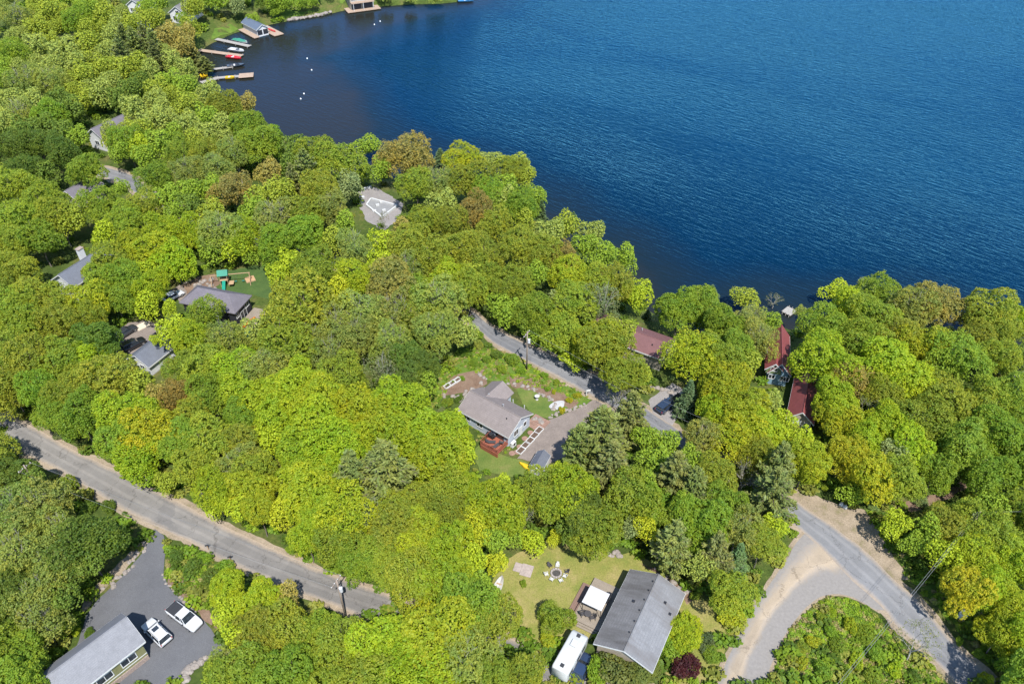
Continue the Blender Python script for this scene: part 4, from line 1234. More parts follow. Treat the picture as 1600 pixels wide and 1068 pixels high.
RED = mat("red_gelcoat", (0.50, 0.02, 0.03), 0.3, 0.08, 2)
YEL = mat("yellow_plastic", (0.62, 0.40, 0.01), 0.4, 0.08, 2)
ORANGE = mat("orange_plastic", (0.55, 0.17, 0.02), 0.4, 0.1, 2)
TEAL = mat("teal_plastic", (0.01, 0.16, 0.16), 0.45, 0.1, 2)
dock("dock", "grey dock with a green-covered boat beside it", (334, 60), (390, 72), 2.0, GREYDOCK)
dock("dock", "long brown dock with the white boat and red boat at its end", (311, 78), (378, 87), 2.2, DOCKWOOD)
dock("dock", "short grey dock with the dark boat", (332, 108), (364, 104), 1.6, GREYDOCK)
dock("dock", "bent grey dock ending in a square wooden platform", (338, 121.5), (396, 117), 1.8, GREYDOCK, platform=(5.0, 4.2))
dock("dock", "shore section of the bent dock with yellow chairs", (314, 129), (340, 121.5), 2.2, GREYDOCK, z=0.50)
dock("dock", "small pale dock on the shore below the leafless shrub", (1240, 489), (1226, 482), 2.6, GREYDOCK)
bz = ang((334, 60), (390, 72), WATER)
boat("covered_boat", "boat under a green canvas cover at the grey dock", 376, 66.5, bz, 7.0, 2.4, PW, cover=GREEN, screen=False, motor=True, seats=False)
boat("motor_boat", "white motor boat moored at the brown dock", 370, 80.5, ang((378, 87), (311, 78), WATER) + math.pi, 6.6, 2.4, PW)
boat("red_boat", "red boat moored beside the brown dock", 366, 92, ang((311, 78), (378, 87), WATER), 6.2, 2.0, RED, screen=False, motor=False)
boat("dark_boat", "dark grey motor boat at the short grey dock", 369, 104.5, ang((332, 108), (364, 104), WATER), 6.2, 2.3, PCH)
boat("pedal_boat", "yellow pedal boat floating beside the bent dock", 360, 123.5, ang((340, 121), (396, 117), WATER), 3.2, 1.7, YEL, screen=False, motor=False, seats=True)
boat("far_boat", "blue boat moored off the far point", 728, 3, R(10), 7.0, 2.5, paint("blue_paint", (0.05, 0.22, 0.45)))
q_ = local(BH, 4.5, 4.6, 0.02)
canoe("canoe", "red canoe lying on the boathouse walkway", q_, BH.rotation_euler.z + .1, 5.2, .95, RED)
BUOY = mat("buoy_white", (0.8, 0.8, 0.8), 0.4, 0.05, 3)
for (px, py) in ((594, 34), (585, 39), (480, 92), (475, 147), (470, 155), (487, 110)):
    p = water_p(px, py)
    b_ = thing("mooring_buoy", "small white mooring buoy floating on the cove", "buoy", Vector((p.x, p.y, WATER)), 0, "mooring buoys on the cove")
    MB().tube([(0, 0, -.35), (0, 0, -.2), (0, 0, 0), (0, 0, .22), (0, 0, .36), (0, 0, .42)], [.06, .2, .26, .22, .12, .03], 10).build("float", BUOY, b_, smooth=True)
    MB().tube([(0, 0, .4), (0, 0, .5)], .03, 6).build("ring", SHADE_METAL, b_)

# --- garden chairs
CHW = mat("white_chair", (0.50, 0.49, 0.45), 0.6, 0.08, 4)
CHD = mat("dark_chair", (0.06, 0.055, 0.055), 0.6, 0.15, 4)
def chair(name, label, loc, rz, m, group=None, s=1.0):
    o = thing(name, label, "chair", loc, rz, group)
    MB().add([(-.28, -.27, .30), (.30, -.27, .40), (.30, .27, .40), (-.28, .27, .30), (-.28, -.27, .35), (.30, -.27, .45), (.30, .27, .45), (-.28, .27, .35)], [(3, 2, 1, 0), (4, 5, 6, 7), (0, 1, 5, 4), (1, 2, 6, 5), (2, 3, 7, 6), (3, 0, 4, 7)]).build("seat", m, o)
    MB().add([(-.30, -.29, .33), (-.30, .29, .33), (-.62, .25, 1.02), (-.62, -.25, 1.02), (-.25, -.29, .36), (-.25, .29, .36), (-.57, .25, 1.04), (-.57, -.25, 1.04)], [(0, 1, 2, 3), (7, 6, 5, 4), (0, 4, 5, 1), (1, 5, 6, 2), (2, 6, 7, 3), (3, 7, 4, 0)]).build("backrest", m, o)
    for q in (-1, 1):
        MB().box(-.45, .38, q * .34 - .06, q * .34 + .06, .58, .61).build("armrest", m, o)
        for x, h in ((.30, .58), (-.38, .58)):
            MB().box(x - .03, x + .03, q * .34 - .02, q * .34 + .02, 0, h).build("leg", m, o)
    for ch in o.children: ch.scale = (s, s, s)
    return o
fp = G(869, 896)
fz = thing("fire_pit", "round stone fire pit on the dry lawn", "fire pit", fp + Vector((0, 0, .02)))
FSTONE = mat("fire_stone", (0.32, 0.28, 0.25), 0.95, 0.3, 5, bumpy=0.5)
for k in range(12):
    a = 2 * math.pi * k / 12
    MB().cbox((.72 * math.cos(a), .72 * math.sin(a), .15), (.26, .34, .30), a).build("stone", FSTONE, fz, bevel=.04)
MB().tube([(0, 0, .0), (0, 0, .05)], .58, 14).build("ash_bed", mat("ash", (.06, .055, .05), 1, .4, 5), fz)
seats = [(859, 885, CHD, "grey"), (871, 885, CHW, "white"), (854, 898, CHW, "white"), (862, 906, CHW, "white"), (876, 908, CHW, "white"), (882, 901, CHW, "white"), (885, 894, CHD, "grey")]
for px, py, mm, w_ in seats:
    p = G(px, py)
    dv_ = fp - p
    n_ = "dark" if mm is CHD else "white"
    chair("garden_chair", f"{n_} garden chair standing around the fire pit", p + Vector((0, 0, .02)), math.atan2(dv_.y, dv_.x), mm, f"{n_} chairs around the fire pit", .72)
for k, (px, py) in enumerate(((317, 122), (322, 121))):
    p = water_p(px, py, .52)
    chair("deck_chair", "yellow chair on the shore end of the bent dock", p, R(-20), YEL, "yellow chairs on the dock", 1.3)

# slabs on the dry lawn
SLAB = mat("stone_slab", (0.33, 0.27, 0.24), 0.9, 0.2, 3, bumpy=.3)
for k, (px, py, w_, d_) in enumerate(((809, 886, 1.1, 1.5), (823, 891, 1.7, 2.0))):
    p = G(px, py)
    o = MB().box(-w_ / 2, w_ / 2, -d_ / 2, d_ / 2, 0, .1).build("paving_slab", SLAB, None, bevel=.03)
    o.location = p + Vector((0, 0, .02)); o.rotation_euler = (0, 0, R(-18))
    tag(o, ("small" if k == 0 else "large") + " stone slab lying in the dry lawn near the yellow tree", "slab")

# brown lower platform, canopy and table on the bungalow's deck
LOWD = mat_bands("red_brown_boards", (0.20, 0.125, 0.095), (0.12, 0.07, 0.055), 0.14, 0, rough=.8)
dp = G(907, 937)
ld = deck_thing("low_platform", "low red-brown platform at the lawn edge of the timber deck", dp, DECK2[1], 5.4, 1.6, .22, LOWD, posts=False)
gz = P(931, 934, 2.5); gz.z = .45
gaz = thing("canopy", "square white fabric canopy standing on the timber deck", "canopy", gz, DECK2[1])
for sx in (-1, 1):
    for sy in (-1, 1):
        MB().bar((sx * 1.35, sy * 1.35, 0), (sx * 1.35, sy * 1.35, 2.2), .045, 6).build("post", SHADE_METAL, gaz)
MB().add([(-1.45, -1.45, 2.2), (1.45, -1.45, 2.2), (1.45, 1.45, 2.2), (-1.45, 1.45, 2.2), (0, 0, 2.75), (-1.45, -1.45, 2.0), (1.45, -1.45, 2.0), (1.45, 1.45, 2.0), (-1.45, 1.45, 2.0)],
         [(0, 1, 4), (1, 2, 4), (2, 3, 4), (3, 0, 4), (0, 5, 6, 1), (1, 6, 7, 2), (2, 7, 8, 3), (3, 8, 5, 0)]).build("canopy_cloth", mat("canopy_cloth", (0.58, 0.565, 0.55), .8, .06, 2), gaz)
tb = P(918, 962, .45)
to = thing("patio_table", "small dark patio table on the timber deck", "table", tb, .4)
MB().tube([(0, 0, .68), (0, 0, .72)], .5, 14).build("table_top", CHD, to)
for a in (0, 1.57, 3.14, 4.71):
    MB().bar((.32 * math.cos(a), .32 * math.sin(a), 0), (.25 * math.cos(a), .25 * math.sin(a), .68), .025, 5).build("leg", CHD, to)
for k, (px, py) in enumerate(((911, 960), (925, 966))):
    chair("patio_chair", "dark patio chair at the small table on the timber deck", P(px, py, .45), k * 3.0 + .3, CHD, "patio chairs on the timber deck")
bq = P(949, 938, .45)
bo_ = thing("barbecue", "black barbecue against the bungalow wall on the timber deck", "barbecue", bq, DECK2[1])
def barbecue(o):
    MB().box(-.55, .55, -.28, .28, .15, .85).build("cabinet", SHADE_METAL, o, bevel=.03)
    MB().loft([[(x, .3 * math.cos(a), .86 + .34 * math.sin(a)) for a in (math.pi * k / 6 for k in range(7))] for x in (-.4, .4)]).build("lid", SHADE_METAL, o)
    MB().bar((-.3, -.32, 1.0), (.3, -.32, 1.0), .02, 5).build("handle", RIM, o)
    for s in (-1, 1):
        MB().box(s * .75 - .2, s * .75 + .2, -.25, .25, .82, .86).build("side_shelf", SHADE_METAL, o)
        MB().tube([(s * .45, -.2, 0), (s * .45, -.2, .15)], .05, 6).build("leg", SHADE_METAL, o)
        MB().tube([(s * .45, .2, 0), (s * .45, .2, .15)], .05, 6).build("leg", SHADE_METAL, o)
barbecue(bo_)
wp = G(777, 920)
canoe("rowing_boat", "weathered grey rowing boat lying at the edge of the dry lawn", wp + Vector((0, 0, .05)), ang((772, 932), (782, 909)), 4.2, 1.3, mat("weathered_hull", (.42, .40, .37), .8, .25, 3), cat="boat")

# cottage deck furniture
for k, (loc, a) in enumerate(((COT_DECK[0], .6), (COT_DECK[1], 1.4))):
    o = thing("sun_lounger", "dark lounger on the cottage's red deck", "lounger", loc, cot.rotation_euler.z + a, "loungers on the red deck")
    MB().box(-.3, .9, -.3, .3, .28, .36).build("seat", CHD, o)
    MB().add([(-.3, -.3, .28), (-.3, .3, .28), (-.85, .3, .75), (-.85, -.3, .75), (-.28, -.3, .36), (-.28, .3, .36), (-.8, .3, .82), (-.8, -.3, .82)], [(0, 1, 2, 3), (7, 6, 5, 4), (0, 4, 5, 1), (1, 5, 6, 2), (2, 6, 7, 3), (3, 7, 4, 0)]).build("backrest", CHD, o)
    for x in (-.2, .8):
        for s in (-1, 1):
            MB().box(x - .03, x + .03, s * .26 - .03, s * .26 + .03, 0, .28).build("leg", CHD, o)
bo_ = thing("barbecue", "black barbecue on the cottage's red deck", "barbecue", COT_DECK[2], cot.rotation_euler.z)
barbecue(bo_)
chair("deck_chair", "dark chair by the wall on the cottage's red deck", COT_DECK[3], cot.rotation_euler.z + 2, CHD)
ac = thing("heat_pump", "white heat pump unit against the cottage's gable wall", "heat pump", P(802, 696, 0), cot.rotation_euler.z)
MB().box(-.25, .25, -.5, .5, .1, .95).build("casing", WHITE, ac, bevel=.03)
MB().loft([[(.251 + q, .30 * math.cos(a), .52 + .30 * math.sin(a)) for a in (2 * math.pi * k / 14 for k in range(14))] for q in (0, .02)]).build("fan_grille", SHADE_METAL, ac)
MB().box(-.3, .3, -.55, .55, 0, .1).build("base", CONCRETE, ac)

# garden shed
sp, srz, sW = frame_of((829, 727), (846, 733), 3.4, 2.0)
sh, hl, hw, hr, a, b = gable_house("garden_shed", "small white garden shed with dark roof at the end of the gravel driveway", "shed", sp, srz, 3.4, max(2.4, sW), 2.0, .9, WHITESIDE, SLATE, over=.15, base=False)
clean(sh)
door(sh, 'y+', hw, 0.2, 0.05, 1.2, 1.75, WHITE)
window(sh, 'x+', hl, 0, 1.35, .6, .5, 1)
for k, (px, py) in enumerate(((824, 730), (828, 734))):
    canoe("kayak", "yellow kayak lying against the small white shed", G(px, py) + Vector((0, 0, .02 + .03 * k)), ang((824, 729), (838, 736)), 3.2, .75, YEL, cat="kayak", flip=True)["group"] = "yellow kayaks beside the shed"

# rocks
def rock_mesh(seed):
    bm = bmesh.new()
    bmesh.ops.create_icosphere(bm, subdivisions=2, radius=1)
    for v in bm.verts:
        n = v.co.normalized()
        k = 1 + .28 * mnoise.noise(n * 1.3 + Vector((seed * 3.1, 0, 0))) + .14 * mnoise.noise(n * 3.1 + Vector((0, seed, 0)))
        v.co = Vector((n.x * k, n.y * k * .8, n.z * k * .6))
    me = bpy.data.meshes.new("rock"); bm.to_mesh(me); bm.free()
    me.materials.append(mat("pale_rock", (0.25, 0.215, 0.185), .95, .35, 1.6, bumpy=.4))
    return me
ROCKS = [rock_mesh(i) for i in range(5)]
rr = random.Random(3)
def rocks(line, n, r0, r1, label, group, spread=.35):
    pts = [G(*p) for p in line]
    seg = [(pts[i], pts[i + 1]) for i in range(len(pts) - 1)]
    tot = sum((b - a).length for a, b in seg)
    for k in range(n):
        t = tot * (k + rr.uniform(.1, .9)) / n
        for a, b in seg:
            if t <= (b - a).length: break
            t -= (b - a).length
        p = a.lerp(b, min(1, t / max(.01, (b - a).length))) + Vector((rr.uniform(-spread, spread), rr.uniform(-spread, spread), 0))
        s = rr.uniform(r0, r1)
        o = link("rock", rr.choice(ROCKS), None, p + Vector((0, 0, s * .2)), rr.uniform(0, 6.28))
        o.scale = (s, s, s)
        tag(o, label, "rock", group)
rocks([(858, 652), (876, 644), (890, 640), (915, 632)], 26, .18, .42, "pale rock edging the cottage lawn above the gravel driveway", "rocks edging the lawn")
rocks([(790, 597), (815, 604), (838, 610), (860, 622), (868, 634), (862, 642)], 30, .18, .45, "pale rock in the retaining wall above the cottage lawn", "rocks of the lawn wall", .45)
rocks([(692, 617), (715, 622), (735, 614), (752, 605), (757, 592), (745, 580)], 24, .2, .5, "pale rock around the bare vegetable garden", "rocks around the vegetable garden", .6)
rocks([(836, 652), (845, 658), (850, 662)], 10, .25, .5, "boulder beside the cottage's brick-red patio", "boulders beside the patio", .5)
rocks([(718, 628), (730, 620), (728, 612)], 10, .3, .6, "grey boulder heap behind the cottage", "boulder heap behind the cottage", .8)
rocks([(322, 1030), (303, 1040), (293, 1048), (290, 1066)], 18, .3, .65, "pale boulder edging the tarmac driveway near the lime trees", "boulders edging the driveway", .3)
rocks([(240, 838), (222, 860), (200, 886), (185, 902), (160, 925)], 26, .22, .5, "pale stone along the wooded edge of the tarmac driveway", "stones along the driveway edge", .6)
rocks([(256, 895), (262, 912), (284, 934), (306, 955)], 18, .15, .3, "small edging stone of the mulched driveway bed", "edging stones of the mulched bed", .2)
rocks([(1030, 893), (1050, 908), (1072, 925)], 22, .2, .5, "rubble stone at the bungalow's gable end", "rubble at the gable end", .9)
rocks([(955, 865), (970, 868)], 7, .3, .55, "pink boulder at the top of the dry lawn", "boulders at the top of the dry lawn", .6)
rocks([(300, 452), (320, 440), (335, 445), (325, 462)], 18, .3, .8, "rock on the bare slope beside the dark house", "rocks on the bare slope", 1.2)
rocks([(450, 32), (475, 28), (500, 24), (520, 18)], 26, .7, 1.3, "white boulder of the far shore wall", "boulders of the far shore wall", .5)
rocks([(1015, 600), (1030, 606), (1050, 612)], 10, .3, .6, "rock above the pale gravel parking spot", "rocks above the parking spot", .7)

# planters, stepping stones and patio along the cottage
PAT = mat("brick_red_paving", (0.25, 0.15, 0.11), .9, .25, 3, bumpy=.3)
pt = tag(link("patio", None, None, G(840, 661), cot.rotation_euler.z), "brick-red stone patio at the cottage's corner", kind="structure")
for i in range(4):
    for j in range(4):
        MB().box(-1.6 + .82 * i, -.82 + .82 * i, -1.6 + .82 * j, -.82 + .82 * j, .03, .09 + .01 * ((i * 3 + j) % 3)).build("paving_stone", PAT, pt)
SOIL = mat("dark_soil", (.10, .065, .045), 1, .35, 4)
for k, (px, py) in enumerate(((814, 704), (821, 696), (828, 689), (835, 681), (842, 673))):
    o = thing("planter_box", "white-framed planter box in the row along the gravel driveway", "planter", G(px, py), cot.rotation_euler.z + math.pi / 2, "planter boxes along the driveway")
    for s in (-1, 1):
        MB().box(-.75, .75, s * .5 - .035, s * .5 + .035, 0, .28).build("side_board", WHITE, o)
        MB().box(s * .75 - .035, s * .75 + .035, -.46, .46, 0, .275).build("end_board", WHITE, o)
    MB().box(-.69, .69, -.44, .44, 0, .2).build("soil", SOIL, o)
for k, (px, py) in enumerate(((808, 706), (800, 708), (812, 698), (820, 685), (829, 676), (836, 668))):
    o = MB().tube([(0, 0, 0), (0, 0, .07), (0, 0, .09)], [.55, .55, .5], 12).build("stepping_stone", PAT, None)
    o.location = G(px, py) + Vector((0, 0, .02))
    tag(o, "round stepping stone between the cottage and its planter boxes", "stepping stone", "stepping stones by the cottage")
for k, (px, py) in enumerate(((699, 604), (707, 599), (714.5, 594.5))):
    o = thing("cold_frame", "white cold frame standing in the bare vegetable garden", "cold frame", G(px, py) + Vector((0, 0, .03)), ang((692, 610), (716, 593)), "cold frames in the vegetable garden")
    w_, d_ = 1.3, .85
    for s in (-1, 1):
        MB().box(-w_ / 2, w_ / 2, s * d_ / 2 - .04, s * d_ / 2 + .04, 0, .35).build("side_board", WHITE, o)
        MB().box(s * w_ / 2 - .04, s * w_ / 2 + .04, -d_ / 2 + .07, d_ / 2 - .07, 0, .345).build("end_board", WHITE, o)
    MB().box(-w_ / 2 + .07, w_ / 2 - .07, -d_ / 2 + .07, d_ / 2 - .07, 0, .12).build("soil", SOIL, o)
bb = thing("bird_bath", "white bird bath on the small cottage lawn", "bird bath", G(839, 624) + Vector((0, 0, .02)))
MB().tube([(0, 0, 0), (0, 0, .1), (0, 0, .15), (0, 0, .75)], [.28, .25, .1, .12], 10).build("pedestal", CONCRETE, bb)
MB().tube([(0, 0, .75), (0, 0, .85), (0, 0, .9)], [.15, .42, .46], 12).build("bowl", CHW, bb)
pond = MB().prism([(1.5 * math.cos(a) * (1 + .15 * math.sin(3 * a)), 1.0 * math.sin(a)) for a in (2 * math.pi * k / 20 for k in range(20))], .02, .07).build("garden_pond", mat("pond_stone", (.40, .39, .38), .6, .15, 2), None)
pond.location = G(871, 633); pond.rotation_euler = (0, 0, .5)
tag(pond, "pale stone circle set into the garden beside the yellow shrubs", "stone circle")
sg = thing("sign_post", "white sign post where the gravel driveway meets the lakeside road", "sign", G(916, 619), .3)
MB().box(-.06, .06, -.06, .06, 0, 1.5).build("post", WHITE, sg)
MB().box(-.08, .75, -.04, .04, 1.15, 1.6).build("sign_board", WHITE, sg, bevel=.02)

# mailboxes, white box
for k, (px, py) in enumerate(((326, 858), (361, 876))):
    o = thing("mailbox", ("black mailbox on a post nearer the tarmac driveway" if k == 0 else "black mailbox on a post farther along the lower road"), "mailbox", G(px, py), .5)
    MB().box(-.05, .05, -.05, .05, 0, 1.05).build("post", WOOD, o)
    MB().loft([[(x, .1 * math.cos(a) * 1.1, 1.1 + .16 * max(-.4, math.sin(a))) for a in (2 * math.pi * q / 12 for q in range(12))] for x in (-.28, .28)]).build("box", SHADE_METAL, o)
wb = thing("utility_box", "white utility box in the bushes beside the lakeside road", "utility box", G(1503, 963), .6)
MB().box(-.6, .6, -.45, .45, 0, 1.0).build("cabinet", WHITE, wb, bevel=.04)
MB().box(-.64, .64, -.49, .49, 1.0, 1.06).build("lid", WHITE, wb, bevel=.02)
for k, (px, py) in enumerate(((1314, 789), (1320, 793))):
    o = thing("refuse_bag", "white refuse bag left at the sandy pull-off", "bag", G(px, py), k * 1.3, "refuse bags at the pull-off")
    MB().tube([(0, 0, 0), (.02, 0, .25), (0, .02, .5), (0, 0, .62), (.02, 0, .72)], [.35, .42, .3, .08, .14], 9).build("bag", CHW, o, smooth=True)
    MB().tube([(0, 0, .60), (0, 0, .64)], .1, 8).build("tie", RED, o)

# --- playset
ps = thing("playset", "wooden playset with green roof, slide and swings on the deep green lawn", "playset", G(353, 444), ang((345, 437), (390, 433)))
for sx in (-1, 1):
    for sy in (-1, 1):
        MB().box(sx * .8 - .06, sx * .8 + .06, sy * .8 - .06, sy * .8 + .06, 0, 3.0).build("post", WOOD, ps)
MB().box(-.9, .9, -.9, .9, 1.5, 1.6).build("platform", WOOD, ps)
MB().add([(-1.1, -1.1, 2.9), (1.1, -1.1, 2.9), (1.1, 1.1, 2.9), (-1.1, 1.1, 2.9), (-1.1, 0, 3.8), (1.1, 0, 3.8)], [(0, 1, 5, 4), (2, 3, 4, 5), (1, 2, 5), (3, 0, 4)]).build("roof", GREEN, ps)
MB().add([(-.35, -.9, 1.6), (.35, -.9, 1.6), (.35, -3.8, .2), (-.35, -3.8, .2), (-.35, -.9, 1.5), (.35, -.9, 1.5), (.35, -3.8, .1), (-.35, -3.8, .1)], [(0, 1, 2, 3), (7, 6, 5, 4), (0, 4, 5, 1), (1, 5, 6, 2), (2, 6, 7, 3), (3, 7, 4, 0)]).build("slide", mat("green_plastic", (0.01, .22, .14), .35, .08, 2), ps)
MB().bar((-2.8, 0, 2.5), (5.6, 0, 2.5), .09).build("swing_beam", WOOD, ps)
for s in (-1, 1):
    MB().bar((5.4, s * 1.3, 0), (5.4, 0, 2.5), .08).build("swing_leg", WOOD, ps)
    MB().bar((-2.7, s * 1.3, 0), (-2.7, 0, 2.5), .08).build("swing_leg", WOOD, ps)
for x in (2.2, 3.8):
    sw = MB().box(x - .28, x + .28, -.12, .12, .55, .6).build("swing", TEAL, ps)
    for s in (-1, 1):
        MB().bar((x + s * .26, 0, .6), (x + s * .26, 0, 2.42), .015, 4).build("chain", RIM, sw)
MB().box(1.0, 2.0, -1.6, -.2, .9, .98).build("climbing_board", WOOD, ps)
sb = thing("sandbox", "flat wooden sandbox cover on the deep green lawn", "sandbox", G(391, 437), .5)
MB().box(-1.0, 1.0, -1.0, 1.0, 0, .25).build("frame", WOOD, sb)
MB().box(-.9, .9, -.9, .9, .251, .28).build("lid", mat("plywood", (.42, .26, .14), .8, .12, 2), sb)
canoe("kayak", "orange kayak on the deck of the dark house", local(HB, 13 / 2 + 1.6, -1.8, .52), HB.rotation_euler.z + 1.35, 3.6, .8, ORANGE, cat="kayak", flip=True)
bn = thing("storage_bin", "teal storage bin below the dark house's deck", "bin", G(388, 527), .4)
MB().box(-.6, .6, -.45, .45, 0, .9).build("bin_body", TEAL, bn, bevel=.05)
MB().box(-.65, .65, -.5, .5, .9, 1.0).build("lid", TEAL, bn, bevel=.03)
pw_ = thing("plywood_sheets", "pale plywood sheets lying on the gravel yard", "plywood", G(222, 510) + Vector((0, 0, .02)), ang((214, 512), (228, 505)))
for k in range(3):
    MB().box(-1.2 + .06 * k, 1.2 + .06 * k, -.9 + .04 * k, .9 + .04 * k, .05 * k, .05 * k + .045).build("sheet", mat("pale_plywood", (.58, .49, .38), .8, .1, 2), pw_)
mt = thing("motorbike", "dark motorbike on the gravel yard beside the small garage", "motorbike", G(243, 526), 1.0)
for x in (-.7, .7):
    w_ = MB().loft([[(x + .32 * math.cos(a), q, .32 + .32 * math.sin(a)) for a in (2 * math.pi * k / 14 for k in range(14))] for q in (-.06, .06)]).build("wheel", TYRE, mt)
    MB().loft([[(x + .2 * math.cos(a), q, .32 + .2 * math.sin(a)) for a in (2 * math.pi * k / 12 for k in range(12))] for q in (-.065, .065)]).build("rim", RIM, w_)
MB().loft([rrect(x, w_, .45, h, .06) for x, w_, h in ((-.6, .1, .7), (-.2, .15, .8), (.25, .18, .95), (.5, .1, .85))]).build("body", PBK, mt, smooth=True)
MB().box(-.75, .0, -.13, .13, .80, .88).build("seat", PLASTIC, mt, bevel=.03)
MB().bar((.5, -.36, 1.05), (.5, .36, 1.05), .025).build("handlebar", RIM, mt)
MB().bar((.72, 0, .3), (.5, 0, 1.05), .04).build("fork", RIM, mt)

# --- utility poles and wires
POLE = mat("pole_wood", (0.24, 0.19, 0.15), .9, .2, 2, stretch=(1, 1, .2))
def pole(label, base, rz, h=9.5, can=True):
    o = thing("utility_pole", label, "utility pole", base, rz)
    MB().tube([(0, 0, -.3), (0, 0, h * .5), (0, 0, h)], [.16, .14, .10], 10).build("post", POLE, o, smooth=True)
    MB().box(-1.1, 1.1, .10, .2, h - .8, h - .66).build("crossarm", POLE, o)
    for x in (-1.0, -.35, .35, 1.0):
        MB().tube([(x, .15, h - .66), (x, .15, h - .55), (x, .15, h - .48)], [.05, .07, .04], 8).build("insulator", WHITE, o)
    if can:
        tc_ = MB().tube([(.0, -.38, h - 2.6), (0, -.38, h - 2.55), (0, -.38, h - 1.7), (0, -.38, h - 1.6)], [.2, .25, .25, .1], 12).build("transformer", mat("transformer_grey", (.55, .56, .56), .4, .08, 3), o, smooth=False)
        MB().tube([(.1, -.38, h - 1.6), (.1, -.38, h - 1.35)], .04, 6).build("bushing", SHADE_METAL, tc_)
    return o
p1 = pole("utility pole with grey transformer on the bank above the cottage", G(823, 578), R(60))
p2 = pole("utility pole with grey transformer beside the lower road", G(541, 965), R(65))
pb = P(1532, 799, 9.2); p3 = pole("utility pole among the trees below the dirt track", Vector((pb.x, pb.y, 0)), R(20), can=False)
p4b = P(1272, 1118, 9.2); p4 = pole("utility pole at the foot of the road fork's island", Vector((p4b.x, p4b.y, 0)), R(20), can=False)
p5 = pole("utility pole in the woods at the far stretch of the lower road", Vector((P(38, 728, 9.2).x, P(38, 728, 9.2).y, 0)), R(65), can=False)
p6 = pole("utility pole in the trees beside the lakeside road", G(1085, 720), R(60), can=False)
WIRE = mat("wire_metal", (0.22, 0.22, 0.21), .5, .1, 1)
def wire(label, a, b, sag, r=.014):
    pts = [a.lerp(b, t) - Vector((0, 0, sag * 4 * t * (1 - t))) for t in (k / 14 for k in range(15))]
    o = MB().tube(pts, r, 4).build("power_line", WIRE, None)
    tag(o, label, "power line")
    return o
def top(p, x=0.0, h=9.0):
    return local(p, x, .15, h)
for k, x in enumerate((-1.0, 1.0)):
    wire(f"{'outer' if k else 'inner'} power line strung along the lower road between its poles", top(p2, x), top(p5, x), .9)
    wire(f"{'outer' if k else 'inner'} power line crossing the road fork to its island", top(p3, x * .35), top(p4, x * .35), .6, .018)
    wire(f"{'outer' if k else 'inner'} power line along the lakeside road past the cottage", top(p1, x), top(p6, x), .7)
e3 = top(p3) + Vector((45, 2, 0))
wire("power line leaving the dirt track pole along the wood", top(p3), e3, .6)
# ================================================================== TREES
M_LEAF = mat_leaf("broad_leaves", 0.54)
M_NEEDLE = mat_leaf("conifer_needles", 0.25, hue=(1.15, 1.1, 0.85), rough=0.6)
M_BARK = mat("tree_bark", (0.16, 0.13, 0.105), 0.95, 0.35, 6.0, stretch=(1, 1, 0.2))
M_PALEBARK = mat("pale_bark", (0.36, 0.33, 0.29), 0.9, 0.3, 6.0, stretch=(1, 1, 0.3))

def unit(a):
    return a / np.maximum(np.linalg.norm(a, axis=-1, keepdims=True), 1e-9)

def leaf_cards(rng, pos, nrm, ln, wd, fold=0.25):
    """one folded rhombus per leaf spray"""
    n = len(pos)
    t = unit(np.cross(nrm, rng.normal(size=(n, 3))))
    b = np.cross(nrm, t)
    ln = np.broadcast_to(ln, (n,))[:, None]; wd = np.broadcast_to(wd, (n,))[:, None]
    v = np.stack([pos - t * ln, pos - b * wd + nrm * wd * fold, pos + t * ln * 1.1, pos + b * wd + nrm * wd * fold], 1)
    return v.reshape(-1, 3), np.arange(4 * n).reshape(n, 4)

def thin(rng, pts, space):
    cells, keep = {}, []
    for i, p in enumerate(pts):
        k = tuple((p // space).astype(int))
        ok = True
        for dx in (-1, 0, 1):
            for dy in (-1, 0, 1):
                for dz in (-1, 0, 1):
                    for j in cells.get((k[0] + dx, k[1] + dy, k[2] + dz), ()):
                        if np.sum((pts[j] - p) ** 2) < space * space:
                            ok = False; break
        if ok:
            cells.setdefault(k, []).append(i); keep.append(i)
    return np.array(keep)

